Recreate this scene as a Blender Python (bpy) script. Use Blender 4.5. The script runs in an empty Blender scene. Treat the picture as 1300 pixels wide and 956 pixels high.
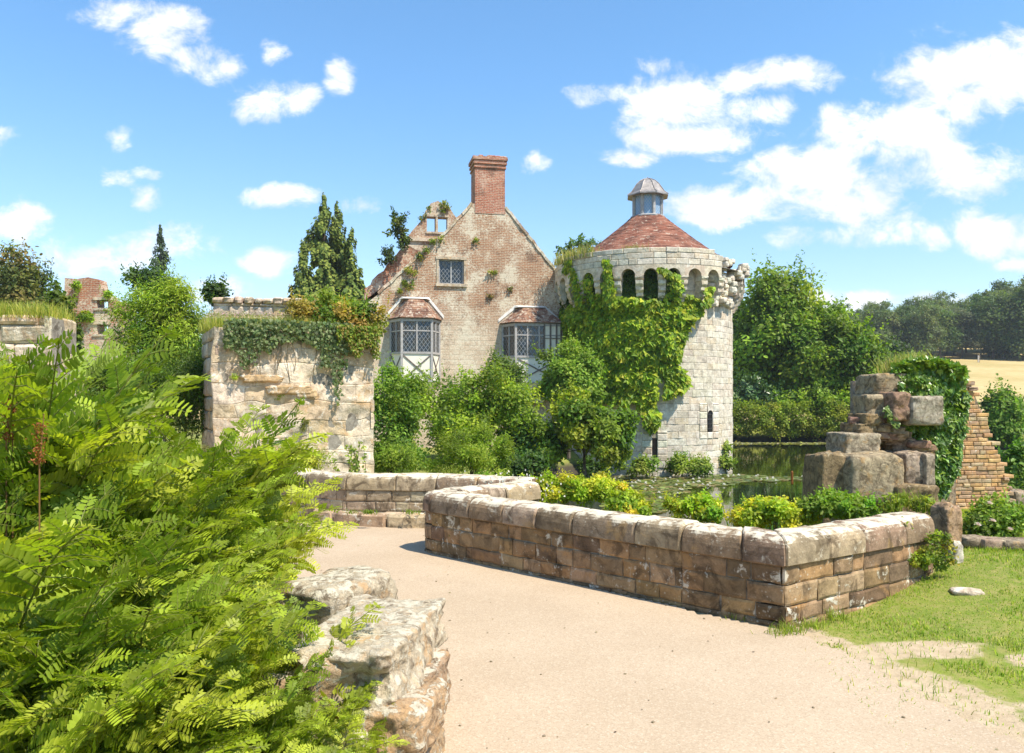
import bpy, math, random
import numpy as np
from mathutils import Vector, Matrix
PI = math.pi
rng = np.random.default_rng(7)
random.seed(7)
SC = bpy.context.scene
COL = SC.collection
CAMZ, F, HX, HY = 1.85, 1000.0, 650.0, 505.0     # eye height, focal length in px, where the horizon sits

def at(px, py, d):
    return np.array([(px-HX)/F*d, d, CAMZ+(HY-py)/F*d])

def proj(P):
    P = np.asarray(P, float)
    return HX+F*P[..., 0]/P[..., 1], HY-F*(P[..., 2]-CAMZ)/P[..., 1]

# ---------------------------------------------------------------- noise
def _h(i, j, k):
    n = (i*374761393+j*668265263+k*2147483647+1013904223) & 0xffffffff
    n = ((n ^ (n >> 13))*1274126177) & 0xffffffff
    n = ((n ^ (n >> 16))*2246822519) & 0xffffffff
    return ((n ^ (n >> 15)) & 0xffff)/65535.0

def vnoise(p):
    p = np.asarray(p, float)
    i = np.floor(p).astype(np.int64)
    f = p-i
    f = f*f*(3-2*f)
    r = 0
    for dx in (0, 1):
        for dy in (0, 1):
            for dz in (0, 1):
                w = (f[:, 0] if dx else 1-f[:, 0])*(f[:, 1] if dy else 1-f[:, 1])*(f[:, 2] if dz else 1-f[:, 2])
                r = r+w*_h(i[:, 0]+dx, i[:, 1]+dy, i[:, 2]+dz)
    return r*2-1

def fbm(p, o=3):
    p = np.asarray(p, float)
    a, r = 1.0, 0
    for k in range(o):
        r = r+a*vnoise(p*2**k+17.3*k)
        a *= .5
    return r/1.7

def sstep(a, b, x):
    t = np.clip((x-a)/(b-a), 0, 1)
    return t*t*(3-2*t)

def inpoly(x, y, poly):
    x = np.asarray(x, float); y = np.asarray(y, float)
    c = np.zeros(x.shape, bool)
    n = len(poly)
    for i in range(n):
        x0, y0 = poly[i]; x1, y1 = poly[(i+1) % n]
        if y0 == y1: continue
        m = ((y0 > y) != (y1 > y)) & (x < (x1-x0)*(y-y0)/(y1-y0)+x0)
        c ^= m
    return c

def polydist(x, y, poly):
    d = np.full(x.shape, 1e9)
    n = len(poly)
    for i in range(n):
        x0, y0 = poly[i]; x1, y1 = poly[(i+1) % n]
        vx, vy = x1-x0, y1-y0
        t = np.clip(((x-x0)*vx+(y-y0)*vy)/(vx*vx+vy*vy+1e-9), 0, 1)
        d = np.minimum(d, np.hypot(x-x0-t*vx, y-y0-t*vy))
    return np.where(inpoly(x, y, poly), d, -d)

# ---------------------------------------------------------------- mesh builder
class MB:
    def __init__(s):
        s.V, s.C, s.U, s.Q, s.T, s.qm, s.tm, s.n = [], [], [], [], [], [], [], 0
    def add(s, V, faces, col=(1, 1, 1), uv=None, mi=0):
        V = np.asarray(V, float).reshape(-1, 3)
        f = np.asarray(faces, np.int64)
        c = np.asarray(col, float)
        if c.ndim == 1: c = np.tile(c, (len(V), 1))
        if uv is None: uv = V
        uv = np.asarray(uv, float)
        s.V.append(V); s.C.append(c); s.U.append(uv)
        if f.shape[1] == 4: s.Q.append(f+s.n); s.qm.append(np.full(len(f), mi))
        else: s.T.append(f+s.n); s.tm.append(np.full(len(f), mi))
        s.n += len(V)
    def mesh(s, name, mats, origin=(0, 0, 0), smooth=False):
        V = np.concatenate(s.V)-np.asarray(origin, float)
        C = np.concatenate(s.C); U = np.concatenate(s.U)
        Q = np.concatenate(s.Q) if s.Q else np.zeros((0, 4), np.int64)
        T = np.concatenate(s.T) if s.T else np.zeros((0, 3), np.int64)
        me = bpy.data.meshes.new(name)
        me.vertices.add(len(V)); me.vertices.foreach_set('co', V.astype(np.float32).ravel())
        loops = np.concatenate([Q.ravel(), T.ravel()]).astype(np.int32)
        me.loops.add(len(loops)); me.loops.foreach_set('vertex_index', loops)
        st = np.concatenate([np.arange(len(Q))*4, len(Q)*4+np.arange(len(T))*3]).astype(np.int32)
        me.polygons.add(len(st)); me.polygons.foreach_set('loop_start', st)
        mi = np.concatenate([np.concatenate(s.qm) if s.qm else np.zeros(0), np.concatenate(s.tm) if s.tm else np.zeros(0)]).astype(np.int32)
        me.polygons.foreach_set('material_index', mi)
        me.update(calc_edges=True)
        me.polygons.foreach_set('use_smooth', np.full(len(st), bool(smooth)))
        a = me.attributes.new('Col', 'FLOAT_COLOR', 'POINT')
        a.data.foreach_set('color', np.concatenate([C, np.ones((len(C), 1))], 1).astype(np.float32).ravel())
        a = me.attributes.new('uvw', 'FLOAT_VECTOR', 'POINT')
        a.data.foreach_set('vector', U.astype(np.float32).ravel())
        for m in (mats if isinstance(mats, (list, tuple)) else [mats]): me.materials.append(m)
        return me
    def build(s, name, mats, parent=None, origin=(0, 0, 0), smooth=False):
        o = bpy.data.objects.new(name, s.mesh(name, mats, origin, smooth))
        COL.objects.link(o)
        if parent is not None: o.parent = parent
        else: o.location = Vector([float(v) for v in origin])
        return o

def tag(o, label=None, cat=None, group=None, kind=None):
    if label: o['label'] = label
    if cat: o['category'] = cat
    if group: o['group'] = group
    if kind: o['kind'] = kind
    return o

def empty(name, loc, label, cat, group=None, rz=0):
    o = bpy.data.objects.new(name, None)
    COL.objects.link(o)
    o.location = Vector([float(v) for v in loc]); o.rotation_euler = (0, 0, rz)
    o.empty_display_size = .2
    return tag(o, label, cat, group)

def copy_tree(o, parent=None):
    c = o.copy(); COL.objects.link(c)
    if parent: c.parent = parent
    for ch in list(o.children): copy_tree(ch, c)
    return c

BOXF = [(0, 1, 3, 2), (4, 6, 7, 5), (0, 4, 5, 1), (2, 3, 7, 6), (0, 2, 6, 4), (1, 5, 7, 3)]
def box(mb, c, s, col=(1, 1, 1), rot=0, mi=0, tf=None):
    P = np.array([[x, y, z] for x in (-.5, .5) for y in (-.5, .5) for z in (-.5, .5)])*np.array(s)
    if rot:
        ca, sa = math.cos(rot), math.sin(rot)
        P = np.stack([P[:, 0]*ca-P[:, 1]*sa, P[:, 0]*sa+P[:, 1]*ca, P[:, 2]], 1)
    P = P+np.array(c)
    if tf is not None: P = tf(P)
    mb.add(P, BOXF, col, mi=mi)

def bar(mb, a, b, w, d, col=(1, 1, 1), up=(0, -1, 0), mi=0):
    a = np.array(a, float); b = np.array(b, float); t = b-a; t /= np.linalg.norm(t)
    u = np.cross(t, up); u /= np.linalg.norm(u); v = np.cross(t, u)
    P = np.array([p+u*sx*w/2+v*sy*d/2 for p in (a, b) for sx in (-1, 1) for sy in (-1, 1)])
    mb.add(P, BOXF, col, mi=mi)

def tube(mb, pts, rad, k=7, col=(1, 1, 1), mi=0, cap=True):
    pts = np.asarray(pts, float); rad = np.asarray(rad, float)*np.ones(len(pts))
    T = np.gradient(pts, axis=0); T /= np.linalg.norm(T, axis=1)[:, None]+1e-9
    ref = np.array([0, 0, 1.]) if abs(T[0][2]) < .9 else np.array([1., 0, 0])
    V = []
    u = np.cross(T[0], ref); u /= np.linalg.norm(u)
    an = np.arange(k)/k*2*PI
    for i in range(len(pts)):
        u = u-T[i]*np.dot(u, T[i]); u /= np.linalg.norm(u)+1e-9
        v = np.cross(T[i], u)
        V.append(pts[i]+rad[i]*(np.cos(an)[:, None]*u+np.sin(an)[:, None]*v))
    V = np.concatenate(V)
    Fq = [(i*k+j, i*k+(j+1) % k, (i+1)*k+(j+1) % k, (i+1)*k+j) for i in range(len(pts)-1) for j in range(k)]
    mb.add(V, Fq, col, mi=mi)

def lathe(mb, prof, k, c=(0, 0, 0), col=(1, 1, 1), a0=0, mi=0, uvs=1.0):
    prof = np.asarray(prof, float)
    an = a0+np.arange(k+1)/k*2*PI
    V = []; U = []
    s = 0
    for i, (r, z) in enumerate(prof):
        if i: s += math.hypot(r-prof[i-1][0], z-prof[i-1][1])
        V.append(np.stack([c[0]+r*np.cos(an), c[1]+r*np.sin(an), np.full(k+1, c[2]+z)], 1))
        U.append(np.stack([an*prof[:, 0].mean()*uvs, np.full(k+1, s), np.zeros(k+1)], 1))
    Fq = [(i*(k+1)+j, i*(k+1)+j+1, (i+1)*(k+1)+j+1, (i+1)*(k+1)+j) for i in range(len(prof)-1) for j in range(k)]
    mb.add(np.concatenate(V), Fq, col, uv=np.concatenate(U), mi=mi)

# ---------------------------------------------------------------- masonry
def jitcol(base, var=.12, hv=.05):
    b = np.array(base[random.randrange(len(base))])
    return np.clip(b*(1+random.uniform(-var, var))*(1+np.array([random.uniform(-hv, hv) for _ in range(3)])), .005, .95)

def block(mb, mapf, u0, u1, v0, v1, col, k=3, cw=.03, ch=.02, wj=0., amp=.006, ns=6., skirt=.08, mi=0, cont=False):
    du, dv = u1-u0, v1-v0
    if du < .01 or dv < .01: return
    def par(L):
        e = min(.3, cw/L)
        return np.concatenate([[0, e], e+(1-2*e)*np.arange(1, k-2)/(k-2), [1-e, 1]]) if k > 3 else np.array([0, e, 1-e, 1])
    pu, pv = par(du), par(dv)
    m = k+1
    A, B = np.meshgrid(pu, pv)
    u = u0+A*du; v = v0+B*dv
    d = np.minimum(np.minimum(A, 1-A)*du, np.minimum(B, 1-B)*dv)
    w = wj-ch*(1-np.clip(d/cw, 0, 1))**1.5
    P = np.stack([u.ravel(), v.ravel(), w.ravel()], 1)
    if amp:
        off = 3.3 if cont else random.uniform(0, 99)
        P[:, 2] += amp*fbm(P*ns+off, 3)
        P[:, 0] += amp*.8*vnoise(P*ns+off+31); P[:, 1] += amp*.8*vnoise(P*ns+off+67)
    idx = np.arange(m*m).reshape(m, m)
    Fq = np.stack([idx[:-1, :-1], idx[:-1, 1:], idx[1:, 1:], idx[1:, :-1]], -1).reshape(-1, 4)
    ring = np.concatenate([idx[0, :], idx[1:, -1], idx[-1, -2::-1], idx[-2:0:-1, 0]])
    R = P[ring].copy(); R[:, 2] = wj-skirt
    n = len(P); r2 = n+np.arange(len(ring))
    Fs = np.stack([ring, r2, np.roll(r2, -1), np.roll(ring, -1)], -1)
    P = np.concatenate([P, R])
    mb.add(mapf(P[:, 0], P[:, 1], P[:, 2]), np.concatenate([Fq, Fs]), col, uv=P, mi=mi)

def masonry(mb, mapf, L, z0, z1, chs, lens, cols, top=None, skip=None, k=3, joint=.012, wj=.012, breaks=(), var=.14, hv=.05, ucols=None, u_start=0., **kw):
    """courses of chamfered blocks over (u in u_start..L, v in z0..z1)."""
    v = z0
    while v < z1-.03:
        h = random.uniform(*chs)
        if v+h > z1-.05: h = z1-v
        u = u_start-random.uniform(0, lens[0])
        while u < L-.01:
            l = random.uniform(*lens)
            e = min(u+l, L)
            if L-e < lens[0]*.45: e = L
            s = max(u, u_start)
            for b in breaks:
                if s < b < e:
                    if b-s > lens[0]*.4: e = b
                    break
            um = (s+e)/2
            ok = e-s > .04
            if ok and top is not None and v+h*.6 > float(top(um)): ok = False
            if ok and skip is not None and skip(s, e, v, v+h): ok = False
            if ok:
                cc = cols if ucols is None else ucols(um, v)
                block(mb, mapf, s+joint/2, e-joint/2, v+joint/2, v+h-joint/2, jitcol(cc, var, hv), k=k, wj=random.uniform(-wj, wj), **kw)
            u = e
        v += h

def solid(mb, mapf, L, z0, z1, w0, w1, nu=1, nv=1, col=(.3, .27, .22), top=None, mi=0, u0=0.):
    """mortar core behind the blocks: a closed slab between depths w0 (front) and w1 (back)"""
    us = np.linspace(u0, L, nu+1)
    tv = np.array([z1 if top is None else max(z0+.01, float(top(u))-.04) for u in us])
    V = []; 
    for w in (w0, w1):
        for j in range(nv+1):
            vv = z0+(tv-z0)*j/nv
            V.append(np.stack([us, vv, np.full(nu+1, w)], 1))
    V = np.concatenate(V)
    m = nu+1; s = m*(nv+1)
    Fq = []
    for j in range(nv):
        for i in range(nu):
            a = j*m+i
            Fq += [(a, a+1, a+m+1, a+m), (s+a+1, s+a, s+a+m, s+a+m+1)]
    for i in range(nu):
        a = nv*m+i; Fq.append((a, a+1, s+a+1, s+a)); Fq.append((i+1, i, s+i, s+i+1))
    for j in range(nv):
        a = j*m; b = j*m+nu
        Fq += [(a+m, s+a+m, s+a, a), (b, s+b, s+b+m, b+m)]
    mb.add(mapf(V[:, 0], V[:, 1], V[:, 2]), Fq, col, uv=V, mi=mi)

class Poly:
    """polyline wall line; right-hand side is the +w side; mitred offsets"""
    def __init__(s, pts):
        s.P = np.array(pts, float)
        d = np.diff(s.P, axis=0); s.l = np.hypot(d[:, 0], d[:, 1]); s.cum = np.concatenate([[0], np.cumsum(s.l)])
        t = d/s.l[:, None]; nr = np.stack([t[:, 1], -t[:, 0]], 1)
        M = [nr[0]]
        for i in range(1, len(nr)):
            b = nr[i-1]+nr[i]; b /= np.linalg.norm(b); c = max(.35, np.dot(b, nr[i])); M.append(b/c)
        M.append(nr[-1]); s.M = np.array(M); s.L = s.cum[-1]; s.nr = nr
    def xy(s, u, w):
        u = np.asarray(u, float)
        i = np.clip(np.searchsorted(s.cum, u, 'right')-1, 0, len(s.l)-1)
        t = ((u-s.cum[i])/s.l[i])[:, None]
        w = np.asarray(w, float)[:, None]*np.ones((len(u), 1))
        return (s.P[i]+s.M[i]*w)*(1-t)+(s.P[i+1]+s.M[i+1]*w)*t
    def __call__(s, u, v, w):
        xy = s.xy(u, w); return np.stack([xy[:, 0], xy[:, 1], np.asarray(v, float)], 1)

def rock(mb, c, r, seed=0, k=14, col=(.4, .35, .28), amp=.25, rot=0, blocky=.45, mi=0):
    """weathered angular boulder: a cube swollen towards a superellipsoid, roughened by noise"""
    n = max(3, k//2); g = np.linspace(-1, 1, n+1); g = np.sign(g)*np.abs(g)**.8
    A, B = np.meshgrid(g, g); A = A.ravel(); B = B.ravel(); O = np.ones(len(A))
    idx = np.arange((n+1)**2).reshape(n+1, n+1)
    Fq = np.stack([idx[:-1, :-1], idx[:-1, 1:], idx[1:, 1:], idx[1:, :-1]], -1).reshape(-1, 4)
    kk = 2/max(blocky, .12)
    ca, sa = math.cos(rot), math.sin(rot)
    for P, fl in ((np.stack([O, A, B], 1), 0), (np.stack([-O, A, B], 1), 1), (np.stack([A, O, B], 1), 1), (np.stack([A, -O, B], 1), 0), (np.stack([A, B, O], 1), 0), (np.stack([A, B, -O], 1), 1)):
        P = P/((np.abs(P)**kk).sum(1)**(1/kk))[:, None]
        S = P*np.array(r)/max(r)*1.0
        P = P*(1+amp*.45*fbm(P*1.1+seed*7.1, 3)[:, None]+amp*.22*fbm(S*5+seed*3.3, 3)[:, None]+amp*.16*fbm(S*11+seed*5.3, 3)[:, None]-amp*.25*np.clip(np.abs(fbm(S*2.6+seed*1.7, 2))-.12, 0, 1)[:, None])
        P = P*np.array(r)
        P = np.stack([P[:, 0]*ca-P[:, 1]*sa, P[:, 0]*sa+P[:, 1]*ca, P[:, 2]], 1)+np.array(c)
        mb.add(P, Fq[:, ::-1] if fl else Fq, col, mi=mi)

# ---------------------------------------------------------------- leaves
LEAF = {
    'diamond': (np.array([[0, 0, 0], [.45, .27, .06], [1, 0, 0], [.45, -.27, .06]]), np.array([[0, 2, 1], [0, 3, 2]])),
    'long': (np.array([[0, 0, 0], [.4, .14, .03], [1, 0, -.08], [.4, -.14, .03]]), np.array([[0, 2, 1], [0, 3, 2]])),
    'oval': (np.array([[0, 0, 0], [.25, .25, .05], [.7, .24, .03], [1, 0, -.06], [.7, -.24, .03], [.25, -.25, .05]]), np.array([[0, 3, 2], [0, 2, 1], [0, 4, 3], [0, 5, 4]])),
    'ivy': (np.array([[0, 0, 0], [-.12, .3, .02], [.25, .48, -.02], [.5, .26, .04], [1, 0, -.1], [.5, -.26, .04], [.25, -.48, -.02], [-.12, -.3, .02]]),
            np.array([[0, 2, 1], [0, 3, 2], [0, 4, 3], [0, 5, 4], [0, 6, 5], [0, 7, 6]])),
    'spray': (np.array([[0, 0, 0], [.3, .3, -.03], [1, 0, -.25], [.3, -.3, -.03], [.65, .32, -.16], [.65, -.32, -.16]]), np.array([[0, 2, 1], [0, 3, 2], [1, 2, 4], [3, 5, 2]])),
}
def unit(v): return v/(np.linalg.norm(v, axis=-1, keepdims=True)+1e-9)
def leaves(mb, P, D, N, size, shape, col, mi=0):
    sh, fc = LEAF[shape]
    n, m = len(P), len(sh)
    if n == 0: return
    D = unit(D); N = unit(N-D*(N*D).sum(1)[:, None]); B = np.cross(N, D)
    size = (np.asarray(size)*np.ones(n))[:, None, None]
    V = P[:, None, :]+size*(sh[None, :, 0, None]*D[:, None, :]+sh[None, :, 1, None]*B[:, None, :]+sh[None, :, 2, None]*N[:, None, :])
    Fc = (fc[None]+(np.arange(n)*m)[:, None, None]).reshape(-1, 3)
    C = np.repeat(np.asarray(col)*np.ones((n, 3)), m, axis=0)
    mb.add(V.reshape(-1, 3), Fc, C, mi=mi)

def leafcol(pal, n, var=.18, w=None):
    pal = np.asarray(pal, float)
    i = rng.choice(len(pal), n, p=w)
    if pal[:, 1].max() < .4: pal = pal*1.35
    return np.clip(pal[i]*(1+rng.normal(0, var, (n, 1)))*(1+rng.normal(0, .05, (n, 3))), .004, .9)

def rdir(n): return unit(rng.normal(size=(n, 3)))

def crown(mb, c, r, nclump, cr, n, ls, pal, shape='diamond', surf=.6, lean=.5, droop=.0, base_cut=None, var=.2, flat=.8, noise=.25, full=0., shoots=0):
    """foliage of one plant: leaf clumps spread through a lumpy ellipsoid"""
    c = np.array(c, float); r = np.array(r, float)
    d = rdir(nclump)
    rad = np.where(rng.random(nclump) < surf, rng.uniform(.75, 1., nclump), rng.uniform(.15, .8, nclump))
    rad *= 1+noise*fbm(d*2.2+rng.uniform(0, 50), 2)
    if full:
        low = d[:, 2] < 0
        h = np.hypot(d[:, 0], d[:, 1]); s_ = np.where(low, (1-full)+full/np.maximum(h, .25), 1.); d = d*np.stack([s_, s_, np.ones(nclump)], 1)
    K = c+d*rad[:, None]*np.maximum(r-cr*.55, r*.35)
    crr = cr*rng.uniform(.6, 1.35, nclump)
    if base_cut is not None: K[:, 2] = np.maximum(K[:, 2], base_cut+crr*.3)
    kc = leafcol(pal, nclump, .12)
    per = crr**2/(crr**2).sum()
    i = rng.choice(nclump, n, p=per)
    dl = rdir(n); dl[:, 2] += .25; dl = unit(dl)
    rr = rng.random(n)**.45
    P = K[i]+dl*(rr*(1+.35*rng.normal(0, .5, n)))[:, None]*crr[i][:, None]*np.array([1, 1, flat])
    out = unit((P-c)/r)
    Nn = unit(dl*.6+out*lean+np.array([0, 0, .55])+rng.normal(0, .5, (n, 3)))
    D = unit(np.cross(Nn, rdir(n)))+out*.5; D[:, 2] -= droop
    col = kc[i]*(1+rng.normal(0, var, (n, 1)))*(1+rng.normal(0, .04, (n, 3)))
    leaves(mb, P, D, Nn, ls*rng.uniform(.6, 1.35, n), shape, np.clip(col, .005, .9))
    if shoots:
        j = rng.integers(0, nclump, shoots); dd = unit(K[j]-c+rng.normal(0, .3, (shoots, 3))*r); ok = dd[:, 2] > -.15; j = j[ok]; dd = dd[ok]; ns_ = len(j)
        up = unit(dd*[.45, .45, .3]+np.array([0, 0, .9])+rng.normal(0, .18, (ns_, 3)))
        ln = cr*rng.uniform(.7, 1.7, ns_); st = K[j]+dd*(crr[j]*.6)[:, None]
        m_ = 16; t = np.tile(np.linspace(.1, 1, m_), ns_); ii = np.repeat(np.arange(ns_), m_)
        P = st[ii]+up[ii]*(t*ln[ii])[:, None]+rng.normal(0, ls*.35, (ns_*m_, 3))
        D = rng.normal(0, 1, (len(P), 3))+up[ii]*.9
        leaves(mb, P, D, rng.normal(0, .6, (len(P), 3))+[0, 0, 1.], ls*(1.1-.5*t)*rng.uniform(.7, 1.2, len(P)), shape, np.clip(kc[j][ii]*1.12*(1+rng.normal(0, var*.6, (len(P), 1))), .005, .9))
    return K, crr

def limbs(mb, base, K, r0, top, nb=8, col=(1, 1, 1), wander=.15):
    base = np.array(base, float); top = np.array(top, float)
    s = np.linspace(0, 1, 7)
    H = np.linalg.norm(top-base)
    tr = base+(top-base)*s[:, None]+np.stack([np.sin(s*4+base[0]), np.cos(s*3+base[1]), 0*s], 1)*wander*.25*H*.1
    tr[0] = base
    tube(mb, tr, r0*(1-.8*s)+r0*.35*(s == 0), 8, col)
    idx = rng.choice(len(K), min(nb, len(K)), replace=False)
    for j in idx:
        t = rng.uniform(.3, .9); a = base+(top-base)*t; a = tr[int(t*6)]
        b = K[j]; m = (a+b)/2+np.array([0, 0, .12*np.linalg.norm(b-a)*rng.uniform(-.4, 1)])
        ss = np.linspace(0, 1, 5)[:, None]
        pts = (1-ss)**2*a+2*ss*(1-ss)*m+ss**2*b
        tube(mb, pts, r0*.42*(1-t*.5)*np.linspace(1, .2, 5), 5, col)

def blades(mb, P, h, w, lean=.35, pal=((.1, .15, .02),), var=.2, bend=.4):
    n = len(P); h = np.asarray(h)*np.ones(n)
    a = rng.uniform(0, 2*PI, n); l = rng.uniform(0, lean, n)
    dx = np.stack([np.cos(a), np.sin(a), 0*a], 1); sd = np.stack([-np.sin(a+rng.normal(0, 1, n)), np.cos(a), 0*a], 1)*np.reshape(w*np.ones(n), (n, 1))/2
    m = P+dx*(l*h*.45)[:, None]+np.array([0, 0, 1])*(h*.55)[:, None]
    t = P+dx*(h*(l+bend*l))[:, None]+np.array([0, 0, 1])*(h*(1-.25*l))[:, None]
    V = np.stack([P-sd, P+sd, m+sd*.7, m-sd*.7, t], 1).reshape(-1, 3)
    o = (np.arange(n)*5)[:, None]
    C = np.repeat(leafcol(pal, n, var), 5, axis=0)
    mb.add(V, np.concatenate([o+np.array([[0, 1, 2]]), o+np.array([[0, 2, 3]]), o+np.array([[3, 2, 4]])]), C)
# ---------------------------------------------------------------- materials
class NT:
    def __init__(s, name):
        s.m = bpy.data.materials.new(name); s.m.use_nodes = True; s.t = s.m.node_tree; s.t.nodes.clear()
    def n(s, ty, ins=None, **at_):
        nd = s.t.nodes.new('ShaderNode'+ty)
        for k, v in at_.items(): setattr(nd, k, v)
        for k, v in (ins or {}).items(): s.set(nd.inputs[k], v)
        return nd
    def set(s, sock, v):
        if hasattr(v, 'is_linked') or isinstance(v, bpy.types.NodeSocket): s.t.links.new(v, sock)
        elif isinstance(v, (tuple, list)) and len(v) == 3 and sock.type == 'RGBA': sock.default_value = (*v, 1)
        else: sock.default_value = v
    def noise(s, vec, scale, det=4, rough=.6, dist=0.):
        return s.n('TexNoise', {'Vector': vec, 'Scale': scale, 'Detail': det, 'Roughness': rough, 'Distortion': dist}).outputs['Fac']
    def ramp(s, fac, a, b, va=0., vb=1.):
        return s.n('MapRange', {0: fac, 1: a, 2: b, 3: va, 4: vb}, interpolation_type='SMOOTHSTEP').outputs[0]
    def mix(s, fac, a, b, blend='MIX'):
        nd = s.n('Mix', data_type='RGBA', blend_type=blend)
        s.set(nd.inputs[0], fac); s.set(nd.inputs[6], a); s.set(nd.inputs[7], b)
        return nd.outputs[2]
    def math(s, op, a, b=0., c=0., clamp=False):
        nd = s.n('Math', operation=op, use_clamp=clamp); s.set(nd.inputs[0], a); s.set(nd.inputs[1], b)
        s.set(nd.inputs[2], c)
        return nd.outputs[0]
    def vmath(s, op, a, b=(0, 0, 0)):
        nd = s.n('VectorMath', operation=op); s.set(nd.inputs[0], a); s.set(nd.inputs[1], b); return nd.outputs[0]
    def attr(s, name): return s.n('Attribute', attribute_name=name)
    def pos(s): return s.n('NewGeometry').outputs['Position']
    def nz(s): return s.n('SeparateXYZ', {0: s.n('NewGeometry').outputs['Normal']}).outputs[2]
    def bump(s, h, strength=.5, dist=.02, nrm=None):
        ins = {'Height': h, 'Strength': strength, 'Distance': dist}
        if nrm is not None: ins['Normal'] = nrm
        return s.n('Bump', ins).outputs[0]
    def out(s, sh): s.t.links.new(sh, s.n('OutputMaterial').inputs['Surface']); return s.m
    def pbr(s, col, rough=.9, spec=.2, nrm=None, metal=0.):
        ins = {'Base Color': col, 'Roughness': rough, 'Specular IOR Level': spec, 'Metallic': metal}
        if nrm is not None: ins['Normal'] = nrm
        return s.n('BsdfPrincipled', ins).outputs[0]

def stone_mat(name, sc=1., lichen=(.62, .58, .48), lthr=(.52, .62), lup=.12, stain=(.05, .035, .022), sthr=(.55, .7), samt=.7,
              moss=None, mthr=(.6, .7), ochre=None, othr=(.55, .68), bump=.5, bd=.015, grain=55., low=None, speck=.5):
    s = NT(name); p = s.pos()
    c = s.attr('Col').outputs['Color']
    big = s.noise(p, 1.7*sc, 5, .6); mid = s.noise(p, 7*sc, 6, .65, .4); fine = s.noise(p, grain*sc, 5, .7)
    c = s.mix(1., c, s.n('CombineColor', {0: s.ramp(mid, .3, .75, .72, 1.25), 1: s.ramp(mid, .3, .75, .7, 1.22), 2: s.ramp(mid, .3, .75, .68, 1.18)}).outputs[0], 'MULTIPLY')
    c = s.mix(s.ramp(fine, .35, .7, 0., .35), c, s.mix(1., c, (.45, .42, .4), 'MULTIPLY'))
    if ochre:
        o = s.noise(s.vmath('ADD', p, (7.3, 2.1, 4.4)), 3.1*sc, 5, .65, .6)
        c = s.mix(s.ramp(o, othr[0], othr[1], 0, .75), c, ochre)
    st = s.noise(s.vmath('ADD', p, (1.3, 9.1, 5.4)), 4.3*sc, 7, .7, .8)
    c = s.mix(s.ramp(st, sthr[0], sthr[1], 0, samt), c, stain)
    li = s.noise(s.vmath('ADD', p, (3.7, 5.2, 8.8)), 5.5*sc, 8, .72, .6)
    li = s.math('ADD', li, s.math('MULTIPLY', s.ramp(s.nz(), .25, .9), lup))
    lm = s.ramp(li, lthr[0], lthr[1], 0, .92)
    c = s.mix(lm, c, lichen)
    v = s.n('TexVoronoi', {'Vector': p, 'Scale': 22*sc}, feature='F1').outputs['Distance']
    sp = s.math('MULTIPLY', s.ramp(v, .16, .24, 1, 0), s.ramp(big, .5, .6))
    c = s.mix(s.math('MULTIPLY', sp, speck), c, lichen)
    if moss:
        mo = s.noise(s.vmath('ADD', p, (5.1, 1.7, 2.9)), 2.6*sc, 8, .75, .5)
        c = s.mix(s.ramp(mo, mthr[0], mthr[1], 0, .9), c, moss)
    h = s.math('ADD', s.math('MULTIPLY', mid, .7), s.math('MULTIPLY', fine, .35))
    h = s.math('ADD', h, s.math('MULTIPLY', lm, .12))
    return s.out(s.pbr(c, .92, .15, s.bump(h, bump, bd)))

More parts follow.
